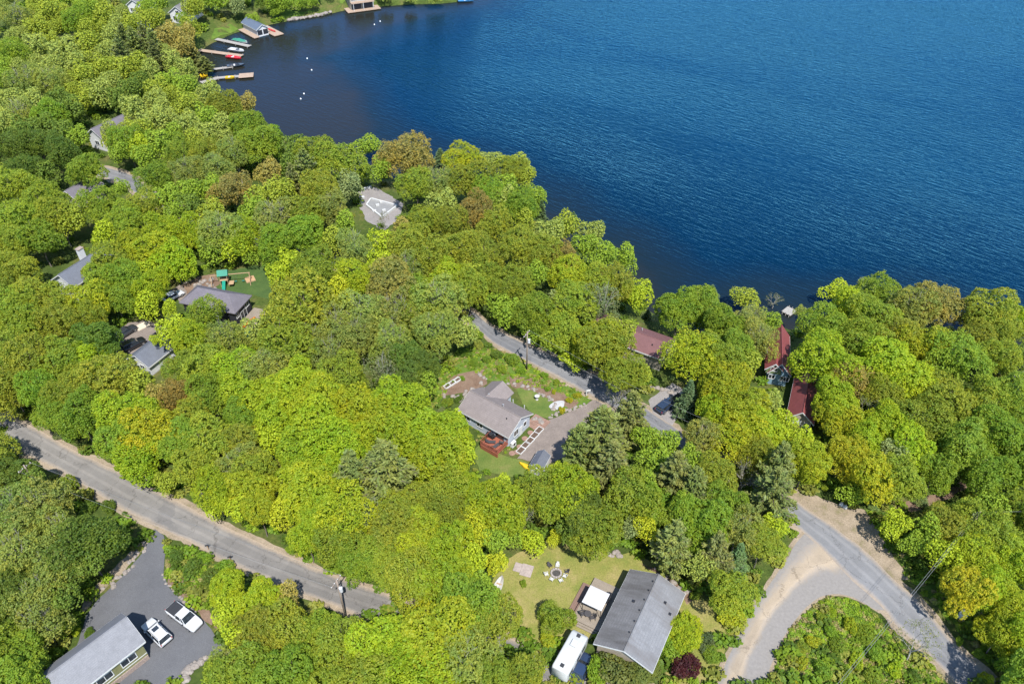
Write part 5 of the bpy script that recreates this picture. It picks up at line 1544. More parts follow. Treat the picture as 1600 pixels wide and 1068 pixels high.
def crown_broad(name, seed, n_lobes=11, clump=0.12, per=20, leaf=0.036, gap=0.0, flat=0.62, sparse=1.0):
    """crown of radius 1: lobes carry clumps, clumps carry leaf sprays"""
    rng = np.random.default_rng(seed)
    C = [np.array([0, 0, 0.02])]; Rd = [0.58]
    for k in range(n_lobes):
        a = 2 * math.pi * (k + rng.uniform(-0.3, 0.3)) / n_lobes * 1.618 * 2
        el = rng.uniform(-0.45, 1.0)
        r = rng.uniform(0.22, 0.43)
        q = rng.uniform(0.40, 0.78)
        C.append(np.array([math.cos(a) * math.cos(el) * q, math.sin(a) * math.cos(el) * q, math.sin(el) * q * 0.95])); Rd.append(r)
    C, Rd = np.array(C), np.array(Rd)
    M = 5200
    li = rng.choice(len(C), M, p=Rd ** 2 / np.sum(Rd ** 2))
    dirs = unit(rng.normal(size=(M, 3)))
    pts = C[li] + dirs * Rd[li][:, None]
    dist = np.linalg.norm(pts[:, None] - C[None], axis=2) / Rd[None]
    dist[np.arange(M), li] = 9
    ok = (dist.min(1) > 0.9) & (pts[:, 2] > -0.62) & ~((dirs[:, 2] < -0.45) & (pts[:, 2] < -0.2))
    pts, dirs = pts[ok], dirs[ok]
    k = thin(rng, pts, clump * 0.92)
    pts, dirs = pts[k], dirs[k]
    if gap:
        kk = rng.random(len(pts)) > gap
        pts, dirs = pts[kk], dirs[kk]
    nc = len(pts)
    cn = unit(dirs + np.array([0, 0, 0.55]) + rng.normal(size=(nc, 3)) * 0.18)
    pts = pts + dirs * rng.uniform(-0.06, 0.07, nc)[:, None]
    cr = clump * rng.uniform(0.75, 1.3, nc)
    ctint = rng.random(nc)
    n = per
    ci = np.repeat(np.arange(nc), n)
    u = unit(rng.normal(size=(nc * n, 3)))
    dn = np.sum(u * cn[ci], 1, keepdims=True)
    u = np.where(dn < -0.15, u - 2 * dn * cn[ci], u)
    dn = np.sum(u * cn[ci], 1, keepdims=True)
    off = u - cn[ci] * dn * (1 - flat)
    pos = pts[ci] + off * (cr[ci] * rng.random(nc * n) ** 0.33)[:, None]
    ln = unit(u * 0.8 + np.array([0, 0, 0.5]) + rng.normal(size=(nc * n, 3)) * 0.55)
    keep = rng.random(len(pos)) < sparse
    pos, ln, ci = pos[keep], ln[keep], ci[keep]
    sz = leaf * rng.uniform(0.7, 1.35, len(pos))
    tint = 0.45 * ctint[ci] + 0.55 * rng.random(len(pos))
    # a few inner leaves so that the crown is not hollow
    ni = len(pos) // 6
    ip = unit(rng.normal(size=(ni, 3))) * (rng.random(ni) ** 0.5 * 0.5)[:, None] * np.array([1, 1, 0.8])
    pos = np.concatenate([pos, ip]); ln = np.concatenate([ln, unit(rng.normal(size=(ni, 3)) + [0, 0, 0.6])])
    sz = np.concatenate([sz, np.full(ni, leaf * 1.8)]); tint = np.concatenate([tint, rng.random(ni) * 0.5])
    s = 1 / np.quantile(np.hypot(pos[:, 0], pos[:, 1]), 0.985)
    pos[:, :2] *= s
    zt = np.quantile(pos[:, 2], 0.99)
    pos[:, 2] *= 0.95 / zt
    v, f = leaf_cards(rng, pos, ln, sz, sz * 0.72)
    return v, f, tint

def crown_pine(name, seed, levels=15, spruce=False, tufts=9, per=9):
    """conifer of height 1 and radius 1: whorls of branches carrying needle sprays"""
    rng = np.random.default_rng(seed)
    pos, nrm, ln_, tint = [], [], [], []
    wood = MB()
    wood.tube([(0, 0, 0), (0.0, 0.01, 0.5), (0.01, 0, 0.98)], [0.035, 0.022, 0.004], 7)
    for L in range(levels):
        z = 0.16 + 0.82 * (L / (levels - 1)) ** 0.95
        if spruce:
            ln0 = (1 - z) * 1.12 + 0.05
        else:
            ln0 = 1.05 * max(0.0, 1 - ((z - 0.12) / 0.90) ** 1.7) * (0.72 if L < 2 else 1) + 0.06
        nb = int(rng.integers(6, 9)) if spruce else int(rng.integers(5, 8))
        a0 = rng.uniform(0, 6.28)
        for k in range(nb):
            a = a0 + 6.283 * k / nb + rng.uniform(-0.25, 0.25)
            ll = ln0 * rng.uniform(0.72, 1.12)
            rise = rng.uniform(-0.03, 0.02) - 0.03 if spruce else rng.uniform(0.03, 0.10)
            d = np.array([math.cos(a), math.sin(a), 0])
            tip = d * ll + np.array([0, 0, z + rise * (0.5 + ll)])
            wood.bar((0, 0, z), tuple(tip), 0.008, 3)
            ct = rng.random()
            nt_ = max(3, int(tufts * ll + 2))
            for j in range(nt_):
                t = 0.22 + 0.78 * (j + rng.uniform(0, 0.6)) / nt_
                if t > 1.02: t = 1.0
                side = np.cross(d, [0, 0, 1.0])
                wid = 0.20 * (1.05 - 0.5 * t) * ll + 0.03
                base = np.array([0, 0, z]) * (1 - t) + tip * t
                q = per
                sgn = rng.uniform(-1, 1, q)
                pp = base + side * (sgn * wid)[:, None] + d * rng.uniform(-0.04, 0.06, q)[:, None] + np.array([0, 0, 1.0]) * (rng.uniform(-0.012, 0.018, q))[:, None]
                dirn = unit(d * 0.8 + side * sgn[:, None] * 0.9 + np.array([0, 0, 0.15]) + rng.normal(size=(q, 3)) * 0.35)
                pos.append(pp); nrm.append(unit(np.cross(dirn, np.cross(np.array([0, 0, 1.0]), dirn)) + rng.normal(size=(q, 3)) * 0.35)); ln_.append(dirn)
                tint.append(0.5 * ct + 0.5 * rng.random(q))
    pos, nrm, dr, tint = map(np.concatenate, (pos, nrm, ln_, tint))
    n = len(pos)
    t = unit(dr); b = unit(np.cross(nrm, t))
    L_ = rng.uniform(0.055, 0.10, n)[:, None]; W_ = L_ * rng.uniform(0.28, 0.45, n)[:, None]
    zs = 0.42  # the crown is stretched in height later: keep the needles' own height small
    v = np.stack([pos - t * L_, pos - b * W_, pos + t * L_, pos + b * W_], 1)
    dz = v[:, :, 2] - pos[:, None, 2]
    v[:, :, 2] = pos[:, None, 2] + dz * zs
    return v.reshape(-1, 3), np.arange(4 * n).reshape(n, 4), tint, wood

def limb_tree(seed, depth=4, spread=0.75, n0=5, bare=False):
    """trunk with limbs, height 1 for the trunk top; returns wood and twig ends"""
    rng = random.Random(seed)
    w = MB(); ends = []
    def grow(p, d, ln, r, lv):
        q = p + d * ln
        mid = p.lerp(q, 0.5) + Vector((rng.uniform(-1, 1), rng.uniform(-1, 1), rng.uniform(-0.5, 0.5))) * ln * 0.08
        w.tube([p, mid, q], [r, r * 0.8, r * 0.62], 6 if lv == depth else (5 if lv > 1 else 3), cap=False)
        if lv == 0:
            ends.append(q); return
        n = rng.randint(2, 3) if lv < depth else n0
        a0 = rng.uniform(0, 6.28)
        for k in range(n):
            a = a0 + 6.283 * k / n + rng.uniform(-0.5, 0.5)
            o = d.orthogonal().normalized(); o2 = d.cross(o)
            nd = (d + (o * math.cos(a) + o2 * math.sin(a)) * spread * rng.uniform(0.6, 1.2) + Vector((0, 0, 0.12))).normalized()
            grow(q if rng.random() < 0.7 else p.lerp(q, rng.uniform(0.6, 0.9)), nd, ln * rng.uniform(0.62, 0.86), r * 0.6, lv - 1)
        ends.append(q)
    grow(Vector((0, 0, 0)), Vector((rng.uniform(-0.06, 0.06), rng.uniform(-0.06, 0.06), 1)).normalized(), 0.36, 0.026, depth)
    return w, ends

def mb_mesh(mb, name, m, smooth=True):
    me = mb.mesh(name); me.materials.append(m)
    if smooth: me.polygons.foreach_set("use_smooth", [True] * len(me.polygons))
    return me

CROWNS = {}
def mk(fn, *a, **k):
    v, f, t = fn("crown", *a, **k)[:3]
    return fast_mesh("crown", v, f, M_LEAF, t)
CROWNS['maple'] = [mk(crown_broad, 100 + i, n_lobes=10 + i % 5, clump=(0.115, 0.13, 0.15)[i % 3], per=40, leaf=0.0275) for i in range(7)]
CROWNS['oak'] = [mk(crown_broad, 200 + i, n_lobes=13 + i % 5, clump=(0.085, 0.095, 0.11)[i % 3], per=20, leaf=0.0245, flat=0.85) for i in range(8)]
CROWNS['poplar'] = [mk(crown_broad, 300 + i, n_lobes=12 + i % 4, clump=(0.11, 0.12, 0.10)[i % 3], per=26, leaf=0.0255, gap=0.14, flat=0.9) for i in range(5)]
CROWNS['thin'] = [mk(crown_broad, 400 + i, n_lobes=10, clump=0.11, per=9, leaf=0.024, gap=0.2, flat=1.0, sparse=0.8) for i in range(3)]
CROWNS['shrub'] = [mk(crown_broad, 500 + i, n_lobes=8, clump=0.17, per=13, leaf=0.06, flat=0.9) for i in range(4)]
PINES, SPRUCES = [], []
for i in range(5):
    v, f, t, w = crown_pine("pine", 600 + i, levels=13 + i % 3)
    PINES.append((fast_mesh("crown", v, f, M_NEEDLE, t), mb_mesh(w, "trunk", M_BARK)))
for i in range(3):
    v, f, t, w = crown_pine("spruce", 650 + i, levels=19, spruce=True, tufts=8, per=8)
    SPRUCES.append((fast_mesh("crown", v, f, M_NEEDLE, t), mb_mesh(w, "trunk", M_BARK)))
PALETRUNKS = [mb_mesh(limb_tree(720 + i, depth=4, spread=0.62)[0], "trunk", M_PALEBARK) for i in range(3)]
TRUNKS = [mb_mesh(limb_tree(700 + i, depth=3, spread=0.7)[0], "trunk", M_BARK) for i in range(5)]
BARE = []
for i in range(3):
    w, ends = limb_tree(760 + i, depth=5, spread=0.62, n0=4)
    e = np.array([tuple(q) for q in ends])
    s = 1 / np.quantile(np.hypot(e[:, 0], e[:, 1]), 0.97)
    rng = np.random.default_rng(i)
    idx = rng.integers(0, len(e), 900)
    p = e[idx] + rng.normal(size=(900, 3)) * 0.022
    v, f = leaf_cards(rng, p, unit(rng.normal(size=(900, 3)) + [0, 0, 0.7]), 0.014, 0.011)
    BARE.append((mb_mesh(w, "branches", M_PALEBARK), fast_mesh("crown", v, f, M_LEAF, rng.random(900)), float(np.quantile(np.hypot(e[:, 0], e[:, 1]), 0.97)), float(e[:, 2].max())))
SHRUB_STEMS = mb_mesh(limb_tree(790, depth=2, spread=1.0, n0=6)[0], "stem", M_BARK)

# colour codes: albedo of the foliage, words, crown kind
CODE = {
    'L': ((0.333, 0.402, 0.021), "bright lime green", 'maple'),
    'G': ((0.226, 0.316, 0.028), "fresh green", 'maple'),
    'D': ((0.133, 0.192, 0.026), "dark green", 'maple'),
    'O': ((0.277, 0.322, 0.031), "olive green", 'oak'),
    'B': ((0.315, 0.262, 0.060), "bronze brown", 'oak'),
    'P': ((0.278, 0.323, 0.061), "pale grey-green", 'poplar'),
    'Y': ((0.388, 0.408, 0.021), "yellow", 'oak'),
    'T': ((0.230, 0.274, 0.095), "thin straw green", 'thin'),
    'N': ((0.176, 0.197, 0.046), "grey-green", 'pine'),
    'S': ((0.103, 0.156, 0.057), "blue-green", 'spruce'),
    'R': ((0.228, 0.239, 0.068), "bare pale", 'bare'),
    'M': ((0.080, 0.021, 0.023), "dark maroon", 'shrub'),
}

# hand-read from the photograph: crown centre x, y, half width in pixels, colour code
TREES = """
30 30 28 P|75 20 26 O|120 30 28 G|165 25 26 O|20 85 28 G|172 206 18 P|122 216 20 G|60 75 26 P|100 80 26 P|140 70 26 O|175 60 24 P|205 40 22 O|238 32 20 O
262 58 26 B|300 45 18 O|345 15 18 G|372 20 18 T|40 130 30 P|85 130 28 P|130 120 26 O|160 145 26 P|195 110 24 O|212 75 20 N|192 88 20 N
236 112 22 P|302 92 20 N|320 102 15 N|270 98 22 P|246 140 22 O|205 142 22 D|266 130 24 G|292 138 24 G|326 148 24 P|350 165 28 O
210 172 26 P|240 190 26 P|222 208 26 O|290 165 24 O|292 198 26 P|320 188 26 G|348 200 26 P|388 202 34 G|386 164 18 B|30 180 28 P|80 180 28 G
20 232 30 D|60 226 30 D|100 238 30 D|134 268 28 G|178 222 20 O|190 238 20 G|215 232 22 L|252 226 26 G|282 240 28 O|322 238 28 O|368 244 30 P|404 226 34 G
445 10 16 G|470 8 14 G|410 14 14 D|395 30 12 G|640 -4 16 P|600 -6 16 P|680 -2 16 P|490 -6 14 G|300 8 18 O|250 5 16 G|222 24 14 O|192 22 14 P|286 34 12 G|250 30 12 O|1582 650 30 G|1596 590 16 D|430 22 10 G
25 292 34 O|70 312 36 O|30 342 38 O|92 340 34 O|45 265 28 D|150 322 32 O|190 300 16 G|225 322 30 O|200 346 32 O|165 368 24 L|260 312 26 G|300 302 26 G
290 272 28 P|336 266 30 P|366 297 36 B|300 326 24 D|330 336 26 O|346 362 36 P|396 330 26 G|380 370 30 L|250 362 30 L|290 362 30 L|236 392 36 L|272 406 36 L
213 384 30 L|168 412 36 O|190 436 34 G|160 440 32 O|20 382 34 O|60 372 34 G|25 424 34 O|112 348 24 O|58 470 38 O|100 476 32 O|30 482 38 O|142 470 34 L
180 470 32 G|232 478 26 L|330 392 26 G|368 388 26 L|392 398 20 G|322 490 30 O|268 488 16 L
420 222 28 G|462 232 26 D|490 245 36 O|532 252 38 O|573 230 26 G|638 240 44 B|688 244 17 S|650 288 32 O|595 268 22 G|725 248 32 Y|768 252 24 P|732 282 36 O
800 268 30 O|458 288 18 N|420 272 24 B|500 298 34 O|545 292 24 T|440 302 26 O|520 325 28 P|430 342 34 P|482 332 32 O|540 352 24 G|470 366 34 G|430 382 36 G
556 392 36 P|520 378 26 O|598 416 26 L|640 382 38 O|628 362 22 B|664 346 30 O|702 352 32 O|748 332 32 B|690 320 26 P|772 352 30 O|722 388 36 O|672 402 36 O
762 402 38 O|640 422 28 P|436 436 22 L|495 424 40 G|560 436 34 Y|612 446 44 B|700 432 32 L
467 478 62 O|450 535 48 O|400 520 26 P|570 492 42 P|562 524 36 P|612 536 34 P|690 472 42 P|684 520 38 P|650 490 28 G|734 452 32 O|762 432 32 O|782 482 24 G
462 602 46 L|418 572 36 P|532 592 40 O|600 582 34 T|660 578 28 D|668 602 20 G|505 622 42 L|560 642 42 L|622 632 46 L|652 676 40 L|705 665 24 L
40 502 42 O|92 504 34 O|140 502 28 O|150 532 36 D|100 562 38 O|50 562 40 O|15 602 36 O|62 612 34 G|135 562 30 L|168 592 42 O|222 602 28 O|102 622 32 O
126 652 38 G|208 648 46 L|188 692 38 G|216 722 40 L|252 622 24 B|274 664 22 Y|246 540 10 L|272 520 28 L|302 530 32 L|352 530 34 P|366 582 40 L|330 622 38 G
290 582 30 O|326 692 42 O|372 690 34 O|372 732 34 P|300 732 34 O|262 700 26 G|335 765 34 L|262 756 22 O
392 586 32 P|422 622 32 L|462 644 34 L|592 656 40 L|700 682 38 L|690 722 44 L|722 718 26 L|382 660 32 G|402 736 34 O|424 690 28 L|470 722 44 L|482 762 46 L
524 736 32 L|604 742 50 N|612 802 32 O|580 806 32 T|652 788 32 O|702 772 38 O|690 806 34 O|728 770 30 L|440 806 26 Y|502 802 38 L|405 800 30 L|742 812 26 Y
480 842 30 L|530 852 38 G|562 884 32 G|592 866 32 O|616 896 30 O|652 866 34 L|702 852 42 L|692 905 44 L|735 882 28 L|748 846 22 Y|775 886 20 Y|742 918 26 G
775 852 26 G|715 800 30 O|380 800 26 L|345 790 26 L
605 1002 54 L|682 998 62 L|728 1042 52 P|612 1052 52 L|664 1058 56 L|776 972 40 O|412 940 36 L|452 934 26 B|444 984 46 O|500 986 36 O|400 1002 42 O|380 1052 46 G|450 1054 50 G|524 1052 44 O
815 1062 36 O|770 1060 34 G
24 802 46 P|72 792 44 P|32 862 50 P|102 832 40 P|90 884 40 P|150 832 26 D|182 852 24 G|142 886 26 D|62 932 42 P|20 932 44 D|100 944 28 D|14 978 32 D|104 978 20 G|4 1024 22 G
16 745 38 D|58 762 28 D|2 690 22 S|360 922 30 L|356 962 24 L|374 1002 28 L|366 1046 30 P
785 766 24 L|808 806 32 R|835 766 36 O|862 786 34 O|832 846 24 L|868 842 15 Y|870 744 18 L|930 826 46 G|892 832 24 D|905 775 14 L|800 838 22 G
940 690 50 N|905 705 32 N|955 735 36 N|985 655 34 N|1008 690 24 G|1040 696 26 G|1020 725 28 G|1052 752 38 N|1072 722 24 G|1096 686 32 P|1120 742 34 O|1082 772 32 N|1016 792 32 G
1062 806 32 G|1008 832 22 Y|982 832 20 T|1050 856 36 N|1130 792 34 G|1152 832 36 P|1190 852 32 O|1204 778 42 N|1164 740 28 R|1214 735 34 N|1116 872 32 N|1090 892 26 P|1150 878 30 S|1205 832 26 L|1010 762 26 G
1062 482 34 G|1100 478 38 G|1126 504 34 G|1112 455 15 S|1164 466 26 O|1170 502 30 P|1204 508 18 G|1188 532 30 P|1082 556 42 L|1122 562 38 G|1150 550 32 G|1164 572 28 O|1075 622 24 S
1132 612 42 L|1162 642 42 L|1112 642 30 L|1150 684 42 Y|1190 674 34 L|1198 632 22 P|1222 668 24 L|1244 692 26 L
990 466 22 L|950 542 44 O|976 584 34 O|972 522 26 O|1000 592 18 O|1210 468 16 R|1247 494 10 P|1012 490 10 S
1292 510 38 G|1287 566 50 L|1330 484 36 L|1308 458 28 L|1372 462 38 G|1355 446 16 T|1422 482 38 P|1466 476 42 B|1540 492 46 O|1592 504 30 L|1400 522 38 O|1352 542 42 O|1442 542 38 L
1492 562 48 G|1556 560 34 O|1382 572 48 L|1330 594 38 B|1302 626 36 L|1422 602 42 L|1472 622 46 O|1530 642 38 O|1310 656 32 Y|1358 644 28 R|1384 664 38 L|1442 662 44 O|1502 692 46 G|1560 682 44 G|1420 704 38 L
1350 684 32 L|1592 722 38 G|1540 742 40 G|1462 738 36 G|1260 722 36 L|1320 712 36 Y|1332 772 26 G|1390 718 28 T|1392 774 16 Y|1396 824 26 L|1446 830 28 G|1470 872 28 L|1424 856 22 G|1500 806 26 O|1522 872 36 L
1562 852 34 O|1592 884 36 L|1484 920 24 D|1544 922 36 L|1592 954 36 L|1562 994 34 L|1594 1034 32 G|1508 952 16 Y|1546 796 26 G|1590 800 32 G|1436 1000 34 R|1590 560 26 D
802 258 28 O|818 276 26 O|792 294 24 G|786 314 24 P|836 312 22 G|846 334 15 S|820 348 22 O|880 356 26 O|896 338 10 S|860 366 28 P|926 366 24 P|942 402 26 G|976 404 26 G|850 398 32 O|880 404 30 B|812 388 34 O
738 402 28 O|890 434 34 L|835 434 24 G|932 444 30 O|962 444 32 O|1002 458 22 L|802 446 32 O|742 434 26 O|795 492 26 G|836 488 32 G|836 520 22 G|880 522 36 O|870 482 24 T|940 474 38 T|1000 480 14 G|936 534 40 L|898 562 26 L
966 612 24 R|600 345 10 R
"""
BUSHES = """
330 905 20 D|302 884 18 D|350 888 16 G|275 868 14 D|320 870 14 G|288 912 8 G|275 915 6 Y|308 948 5 Y|118 985 8 Y|138 988 9 D|104 760 20 O|138 792 16 D|170 790 14 D
868 965 32 G|855 1000 14 Y|818 910 7 G|878 640 7 Y|889 624 6 Y|865 611 5 Y|902 616 7 Y|856 606 6 G|1070 985 36 L|1050 1010 22 G|1105 1000 18 S|1145 965 18 Y|1070 1040 24 M|1000 1050 34 N|960 1042 30 N|935 1048 24 G|1110 1020 16 G|1020 1020 20 D
700 628 9 G|716 622 8 D|722 590 5 G|690 640 8 T|800 560 12 G|775 552 10 D|815 578 9 G|850 584 7 G|760 560 9 G|740 566 8 G|745 520 12 G|748 536 10 P|870 596 6 G|785 575 9 G|720 548 10 D|700 560 10 G
1285 965 13 G|1300 985 14 G|1330 975 14 L|1352 990 16 G|1270 1000 13 L|1310 1010 16 G|1340 1030 16 L|1370 1020 15 G|1255 1035 13 L|1285 1045 16 G|1320 1060 14 G|1360 1055 15 G|1395 1045 16 L|1240 1060 10 Y|1430 1055 12 D|1300 955 9 L|1255 1010 12 G
1415 800 9 D|1440 782 12 T|1475 800 11 L|1520 780 12 O|1555 775 14 T|1365 790 9 T|1290 760 8 O
1540 1060 12 L|1500 1000 8 G|1530 1020 10 G|30 630 12 O|90 680 9 T|70 655 10 O|130 700 9 P|455 858 9 G|640 925 9 T|880 740 10 G|865 755 12 L|1085 930 9 O|1050 590 6 T|1120 660 8 O|1080 652 6 T
"""
CLEAR = [
    [(312, 128), (330, 133), (400, 165), (440, 195), (480, 218), (540, 215), (600, 215), (650, 212), (690, 225), (740, 225), (790, 245), (825, 270), (850, 320), (900, 335), (950, 365), (990, 400), (1000, 440), (1020, 465), (1060, 445), (1110, 440), (1165, 445), (1212, 455), (1222, 510), (1236, 480), (1290, 450), (1360, 435), (1440, 450), (1520, 470), (1600, 485), (1600, -50), (740, -50), (740, 3), (600, 2), (540, 15), (450, 32), (372, 50), (345, 65), (314, 80)],
    [(745, 500), (772, 510), (820, 536), (876, 559), (942, 592), (950, 640), (890, 672), (882, 716), (845, 742), (800, 745), (745, 735), (735, 690), (725, 650), (690, 640), (680, 600), (715, 570), (770, 545)],
    [(985, 500), (1010, 498), (1058, 530), (1036, 566), (1012, 545)],
    [(1195, 528), (1222, 520), (1240, 560), (1240, 600), (1270, 620), (1270, 665), (1245, 660), (1222, 625), (1195, 598)],
    [(1015, 610), (1058, 610), (1062, 640), (1074, 690), (1030, 685), (1008, 650)],
    [(1232, 760), (1320, 792), (1362, 800), (1375, 845), (1440, 915), (1500, 985), (1585, 1068), (1480, 1068), (1400, 1010), (1300, 940), (1240, 990), (1200, 1068), (1115, 1068), (1180, 935), (1245, 840)],
    [(1400, 795), (1500, 750), (1510, 765), (1425, 805)],
    [(0, 640), (60, 668), (170, 725), (310, 800), (420, 852), (520, 895), (620, 935), (600, 960), (520, 950), (420, 910), (350, 882), (258, 840), (262, 905), (350, 990), (350, 1035), (320, 1068), (60, 1068), (110, 1000), (150, 935), (225, 860), (240, 820), (150, 775), (60, 735), (20, 700)],
    [(785, 905), (800, 870), (850, 850), (885, 862), (940, 866), (960, 858), (1000, 870), (1070, 925), (1110, 945), (1125, 985), (1090, 1068), (1075, 1010), (1040, 965), (990, 1000), (930, 1000), (915, 1060), (865, 1050), (870, 990), (840, 1005), (800, 980), (780, 945)],
    [(558, 294), (580, 290), (632, 318), (626, 338), (606, 352), (572, 342)],
    [(76, 438), (108, 388), (138, 395), (130, 440), (112, 450)],
    [(180, 512), (205, 500), (262, 515), (252, 575), (215, 575), (190, 560)],
    [(265, 462), (300, 435), (345, 420), (425, 420), (425, 460), (408, 475), (410, 515), (370, 510), (340, 470), (280, 478)],
    [(150, 258), (190, 266), (232, 290), (205, 302), (180, 285)],
    [(88, 298), (122, 296), (122, 312), (88, 312)],
    [(200, 0), (215, 0), (215, 12), (200, 12)], [(260, 4), (290, 4), (290, 26), (260, 26)], [(128, 190), (165, 190), (165, 215), (128, 215)],
    [(1570, 590), (1600, 590), (1600, 640), (1570, 630)],
    [(330, 28), (345, 28), (350, 50), (330, 50)],
    [(530, -30), (600, -30), (600, 20), (530, 20)],
]
NOFILL = [[(1190, 1110), (1205, 1060), (1296, 920), (1383, 960), (1500, 1110)], [(985, 495), (1062, 530), (1036, 570), (1000, 560)]]
def clear_hit(x, y):
    return any(in_poly(c, x, y) for c in CLEAR)

def place_crown(px, py, rp, code):
    """crown centre and half width in the photograph -> base, height and radius in metres;
    a tree whose foot would stand on a road, lawn or roof is a lower one whose crown starts nearer the ground"""
    kind = CODE[code][2]
    for k in (1.0, 0.85, 0.72, 0.6, 0.5):
        h, base_z = 10.0, 0.0
        for _ in range(6):
            fc = {'pine': 0.55, 'spruce': 0.5, 'bare': 0.62}.get(kind, 0.63 if k > 0.9 else 0.58)
            p = P(px, py, base_z + fc * h)
            rad = rp / FOC * pix(p)[2]
            if kind == 'spruce': h = min(17, 2.7 * rad + 1.5)
            elif kind == 'pine': h = min(20, 1.5 * rad + 8)
            elif kind == 'bare': h = min(13, 1.5 * rad + 4)
            else: h = min(17.5, max(5.0, 1.35 * rad + 5.5))
            h = max(h * k, 1.55 * rad)
            base_z = max(hgt(p.x, p.y), WATER + 0.1)
        base = Vector((p.x, p.y, base_z))
        if not clear_hit(*pix(base)[:2]) and dist_at(p.x, p.y) > 0: break
    return base, h, rad

def size_word(rad):
    for lim, w in ((7.2, "very broad"), (6.0, "broad"), (5.2, "fairly broad"), (4.4, "mid-sized"), (3.6, "smallish"), (2.9, "small")):
        if rad > lim: return w
    return "very small"

LANDMARKS = [(345, 95, "by the brown dock"), (400, 45, "by the blue-grey roofed boathouse"), (275, 15, "near the white gabled house above the docks"),
    (205, 5, "near the white house at the forest edge"), (150, 205, "near the house beside the upper road"), (195, 285, "at the bend of the upper road"),
    (105, 312, "near the dark-roofed house below the road bend"), (597, 325, "near the new foundation"), (105, 425, "near the slate-roofed house with white chimney"),
    (370, 440, "near the playset"), (345, 490, "beside the charcoal house"), (215, 550, "near the small garage"), (785, 660, "near the cottage with the red deck"),
    (705, 603, "by the bare vegetable garden"), (835, 575, "by the utility pole above the cottage"), (745, 505, "where the lakeside road enters the woods"),
    (1025, 540, "near the maroon-roofed house"), (1040, 635, "by the pale gravel parking spot"), (1215, 575, "near the blue house with red roof"),
    (1250, 650, "near the red-roofed garage"), (1595, 620, "near the pale-roofed house on the shore"), (1310, 795, "by the sandy pull-off"),
    (1450, 780, "along the dirt track"), (1480, 930, "beside the lakeside road past the fork"), (1290, 990, "on the grassy island of the road fork"),
    (1170, 910, "beside the curved side road"), (1010, 950, "by the bungalow"), (860, 880, "at the top of the dry lawn"), (885, 1040, "by the white travel trailer"),
    (900, 690, "by the gravel driveway"), (545, 965, "by the transformer pole on the lower road"), (340, 840, "along the lower road opposite the mailboxes"),
    (100, 720, "along the far stretch of the lower road"), (245, 960, "by the tarmac driveway"), (60, 960, "behind the sage green house"), (430, 225, "on the cove shore facing the buoys"),
    (880, 405, "on the lakeshore behind the lakeside road"), (1420, 510, "on the lakeshore past the small pale dock"), (560, 720, "deep in the wood below the cottage"),
    (590, 530, "in the wood between playset and cottage"), (50, 580, "in the wood beyond the small garage"), (1110, 790, "in the pine grove by the junction"),
    (1470, 660, "in the wood behind the red-roofed garage"), (480, 840, "on the wooded upper side of the lower road"), (450, 1060, "in the wood beyond the tarmac driveway"),
    (300, 330, "in the wood above the playset"), (480, 340, "in the wood between playset and foundation"), (90, 100, "in the far wood behind the docks")]
LM = [(G(x, y), w) for x, y, w in LANDMARKS]
def zone_of(p):
    return min(LM, key=lambda q: (q[0].x - p.x) ** 2 + (q[0].y - p.y) ** 2)[1]

PLACED = []
def parse(s):
    for ln in s.strip().splitlines():
        for it in ln.split('|'):
            a = it.split()
            yield float(a[0]), float(a[1]), float(a[2]), a[3]

rt = random.Random(11)
for px, py, rp, code in parse(TREES):
    PLACED.append([px, py, rp, code, place_crown(px, py, rp, code)])
# fill what the eye reads as one wood: small crowns in the gaps, in the tone of the nearest ones
cand = 0
N_HAND = len(PLACED)
for _ in range(22000):
    px, py = rt.uniform(-30, 1630), rt.uniform(-10, 1080)
    if clear_hit(px, py): continue
    near = sorted(PLACED, key=lambda t: (t[0] - px) ** 2 + (t[1] - py) ** 2)[:2]
    dmin = min(math.hypot(t[0] - px, t[1] - py) / t[2] for t in near)
    if dmin < (0.78 if py < 250 else 1.0) or math.hypot(near[0][0] - px, near[0][1] - py) > 120: continue
    code = rt.choice(near)[3]
    if code in 'RMTS': code = 'O'
    rad = rt.uniform(2.8, 5.0)
    rp = rad * FOC / pix(P(px, py, 7))[2]
    bad = sum(clear_hit(px + rp * 0.95 * math.cos(q), py + rp * 0.95 * math.sin(q)) for q in (k * math.pi / 6 for k in range(12)))
    if bad or any(in_poly(c, px, py + rp * 0.5) for c in NOFILL): continue
    pl = place_crown(px, py, rp, code)
    fx, fy, _ = pix(pl[0])
    if clear_hit(fx, fy) or dist_at(pl[0].x, pl[0].y) < 1.5: continue
    PLACED.append([px, py, rp, code, pl]); cand += 1
    if cand > 190: break
for px, py, rp, code, pl in PLACED[:N_HAND]:
    hits = sum(clear_hit(px + rp * q * math.cos(a), py + rp * q * math.sin(a)) for q in (0.5, 0.9) for a in (k * math.pi / 5 for k in range(10)))
    if hits >= 6: print("OVER", px, py, rp, code, hits)
print("hand trees", N_HAND, "filled", cand)

